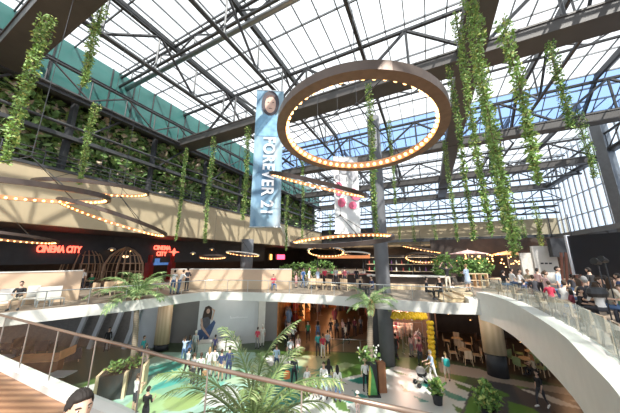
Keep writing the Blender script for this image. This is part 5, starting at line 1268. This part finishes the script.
# right terrace
P_(449, 292, T5, 'headhold', 180, 'man in a black tee with both hands on his head by the bar', 'black', 'cream', 'short', 'b', 1.78)
P_(469, 292, T5, 'phone', 200, 'woman in a long pale denim dress left of the green bush', 'pale', 'pale', 'bun', 'l', 1.72, legs=False, dress='pale')
for i, (px, py, d_, po, fc, tp, hr, hcl, l) in enumerate([
   (511, 270, 16.5, 'sit', 80, 'white', 'short', 'b', 'man in a white shirt, first of the terrace diners by the bush'), (519, 271, 15.5, 'sit', 30, 'white', 'short', 'b', 'man in a white shirt with dark glasses facing out, second of the diners'),
   (527, 271, 16.5, 'sit', 280, 'khaki', 'short', 'l', 'person in a beige top right of the white-shirted diners'), (537, 270, 13.5, 'stand', 100, 'rose', 'short', 'b', 'tall man in a pink shirt standing on the terrace'), (545, 273, 13.0, 'sit', 60, 'rose', 'tail', 'd', 'woman in a pale rose top beside the man in pink'),
   (548, 283, 11.0, 'sit', 160, 'red', 'short', 'd', 'child in bright red at the table below the man in light blue'), (557, 269, 11.3, 'stand', 30, 'pale', 'short', 'b', 'tall man in a light blue shirt standing before the white menu wall'), (564, 283, 9.6, 'sitlean', 110, 'white', 'bun', 'd', 'person in a white tee leaning far over the table'),
   (577, 281, 10.4, 'sit', 200, 'tan', 'long', 'd', 'brown haired woman in tan right of the person leaning over'), (582, 272, 9.0, 'sit', 150, 'dk', 'short', 'g', 'grey haired person sitting left of the balding man'), (597, 273, 8.6, 'sit', 30, 'lgrey', 'buzz', 'd', 'balding man in a light printed tee before the black screen'),
   (594, 285, 8.3, 'sit', 170, 'white', 'long', 'd', 'brown haired woman with her back turned, in white below the balding man'), (609, 275, 8.4, 'sit', 60, 'cream', 'long', 'd', 'long haired woman in cream right of the balding man'), (619, 288, 8.2, 'sit', 300, 'mint', 'short', 'd', 'person in a mint green tee at the right picture edge'),
   (571, 276, 11.5, 'stand', 150, 'dk', 'tail', 'b', 'woman in dark grey standing between the leaning person and the slatted gate'), (580, 291, 8.8, 'sit', 20, 'black', 'short', 'b', 'person in black facing the glass, left of the back-turned woman'), (569, 290, 9.2, 'sit', 230, 'maroon', 'long', 'b', 'person in maroon by the glass, right of the child in red'),
   (532, 277, 13.0, 'sit', 170, 'dk', 'short', 'd', 'person in dark grey sitting below the man in pink'), (503, 272, 16.0, 'sit', 100, 'black', 'tail', 'b', 'person in black at the leftmost terrace table by the bush'), (523, 281, 12.5, 'sit', 200, 'navy', 'short', 'b', 'person in navy with back turned in front of the white-shirted diners'), (617, 276, 9.5, 'stand', 200, 'navy', 'short', 'b', 'person in navy standing under the right spotlight'),
   (604, 277, 9.4, 'sit', 120, 'black', 'short', 'b', 'person in black behind the balding man'), (588, 270, 11.5, 'stand', 190, 'black', 'short', 'b', 'person in black standing by the slatted gate')]):
    h_ = 1.72; me_hp = BODY[po][1] if po in BODY else None
    if po not in BODY: BODY[po] = body_mesh(po)
    hz = BODY[po][1].z; p = atd(px, py, d_); sc = max(.75, min(1.1, (p.z - T5) / hz))
    rr_ = BODY[po][1]; cx = Matrix.Rotation(R(fc), 4, 'Z') @ (rr_ * sc)
    P_(0, 0, T5, po, fc, l, tp, 'dk' if i % 2 else 'denim', hr, hcl, 1.72 * sc, loc=V((p.x - cx.x, p.y - cx.y, T5)))
# man in the near left corner on the walnut deck
if 'stand' not in BODY: BODY['stand'] = body_mesh('stand')
p = atd(79, 409, 1.72); hz = BODY['stand'][1].z; sc = (p.z - U) / hz
hc_ = Matrix.Rotation(R(60), 4, 'Z') @ (BODY['stand'][1] * sc)
man = P_(0, 0, U, 'stand', 60, 'dark haired man close by on the walnut deck, head turned towards the glass railing', 'dk', 'denim', 'swept', 'b', 1.72 * sc, sleeve=2, loc=V((p.x - hc_.x, p.y - hc_.y, U)))
# ---------------------------------------------------------------- carried things
c = atz(423, 386, 0); t = thing('stroller', 'dark baby stroller with pale hood pushed by the man in the pale blue vest', 'stroller', c, R(5))
MB().lathe([(.05, .45), (.24, .55), (.28, .75), (.26, .78)], 12, None, 1.2, .8).build('seat_tub', M_black, t)
MB().lathe([(.29, .75), (.27, .92), (.18, 1.03), (.02, 1.07)], 12, Matrix.Translation((-.08, 0, 0)), 1, .85).build('hood', mat('stroller_hood', (.45, .42, .40), .8), t)
for s in (-1, 1): MB().tube([(-.35, s * .22, .15), (.1, s * .24, .6), (.62, s * .22, 1.02)], .018, 6).build('frame_bar', M_chrome, t); MB().tube([(.35, s * .22, .15), (-.1, s * .24, .62)], .018, 6).build('frame_bar', M_chrome, t)
MB().tube([(.62, -.22, 1.02), (.62, .22, 1.02)], .02, 6).build('handle', M_black, t)
for x in (-.35, .35):
    for s in (-1, 1): MB().lathe([(.06, -.02), (.14, -.02), (.14, .02), (.06, .02)], 14, Matrix.Translation((x, s * .24, .14)) @ Matrix.Rotation(R(90), 4, 'X')).build('wheel', M_black, t)
def bag(name, c, w_, h, m, label, rz=0, strap=True):
    t = thing(name, label, 'bag', c, rz); MB().lathe([(.4, 0), (.5, .1), (.5, .8), (.35, 1.)], 12, Matrix.Diagonal((w_, w_ * .5, h, 1))).build('body', m, t)
    if strap: MB().tube([(-w_ * .3, 0, h), (-w_ * .2, 0, h * 1.5), (w_ * .2, 0, h * 1.5), (w_ * .3, 0, h)], .012, 5).build('strap', M_black, t)
c = atz(448, 383, 0); bag('backpack', (c.x - .06, c.y - .22, 1.02), .36, .42, mat('teal_nylon', (.03, .40, .38), .7), 'teal backpack worn by the woman with bare legs', R(150 - 180), True)
c = atz(294, 388, 0); bag('shopping_bag', (c.x - .42, c.y - .15, .55), .40, .42, mat('orange_bag', (.75, .20, .06), .6), 'orange shopping bag hanging beside the person in the dark patterned jacket', .2)
c = atz(397, 359, 0); bag('shopping_bag', (c.x - .32, c.y - .1, .35), .34, .42, M_white, 'white shopping bag beside the person walking into the balloon shop', .2)
c = atz(199, 385, 0); bag('handbag', (c.x + .32, c.y - .1, .55), .30, .28, mat('tan_leather', (.35, .2, .1), .6), 'tan handbag at the side of the woman in long black trousers', .2)
c = atz(374, 396, 0); t = thing('beach_flag', 'small green and yellow leaf-shaped standing flag right of the woman in the tan hat', 'flag', c)
b = MB(); b.prism([(-.26, 0), (.20, 0), (.08, .8), (-.05, 1.35), (-.16, 1.5), (-.22, .9)], -.03, .03); bo = b.build('flag_cloth', mat('flag_green', (.10, .36, .10), .6, 0, .4, 2), t, (0, 0, .05)); bo.rotation_euler.x = R(90)
b = MB(); b.prism([(-.32, 0), (-.22, 0), (-.10, 1.0), (-.16, 1.5), (-.24, .9)], -.04, .04); bo = b.build('flag_border', mat('flag_yellow', (.70, .62, .12), .6), t, (0, -.01, .05)); bo.rotation_euler.x = R(90)
MB().box(0, 0, .03, .7, .4, .06).build('base', M_dark, t)
# ---------------------------------------------------------------- output look
S.view_settings.view_transform = 'Standard'; S.view_settings.look = 'None'; S.view_settings.gamma = 1; S.view_settings.use_curve_mapping = False
S.view_settings.exposure = 0.45
S.cycles.max_bounces = 8; S.cycles.transparent_max_bounces = 24; S.cycles.diffuse_bounces = 4; S.cycles.glossy_bounces = 3
S.cycles.use_denoising = True; S.cycles.sample_clamp_indirect = 6; S.cycles.caustics_reflective = False; S.cycles.caustics_refractive = False
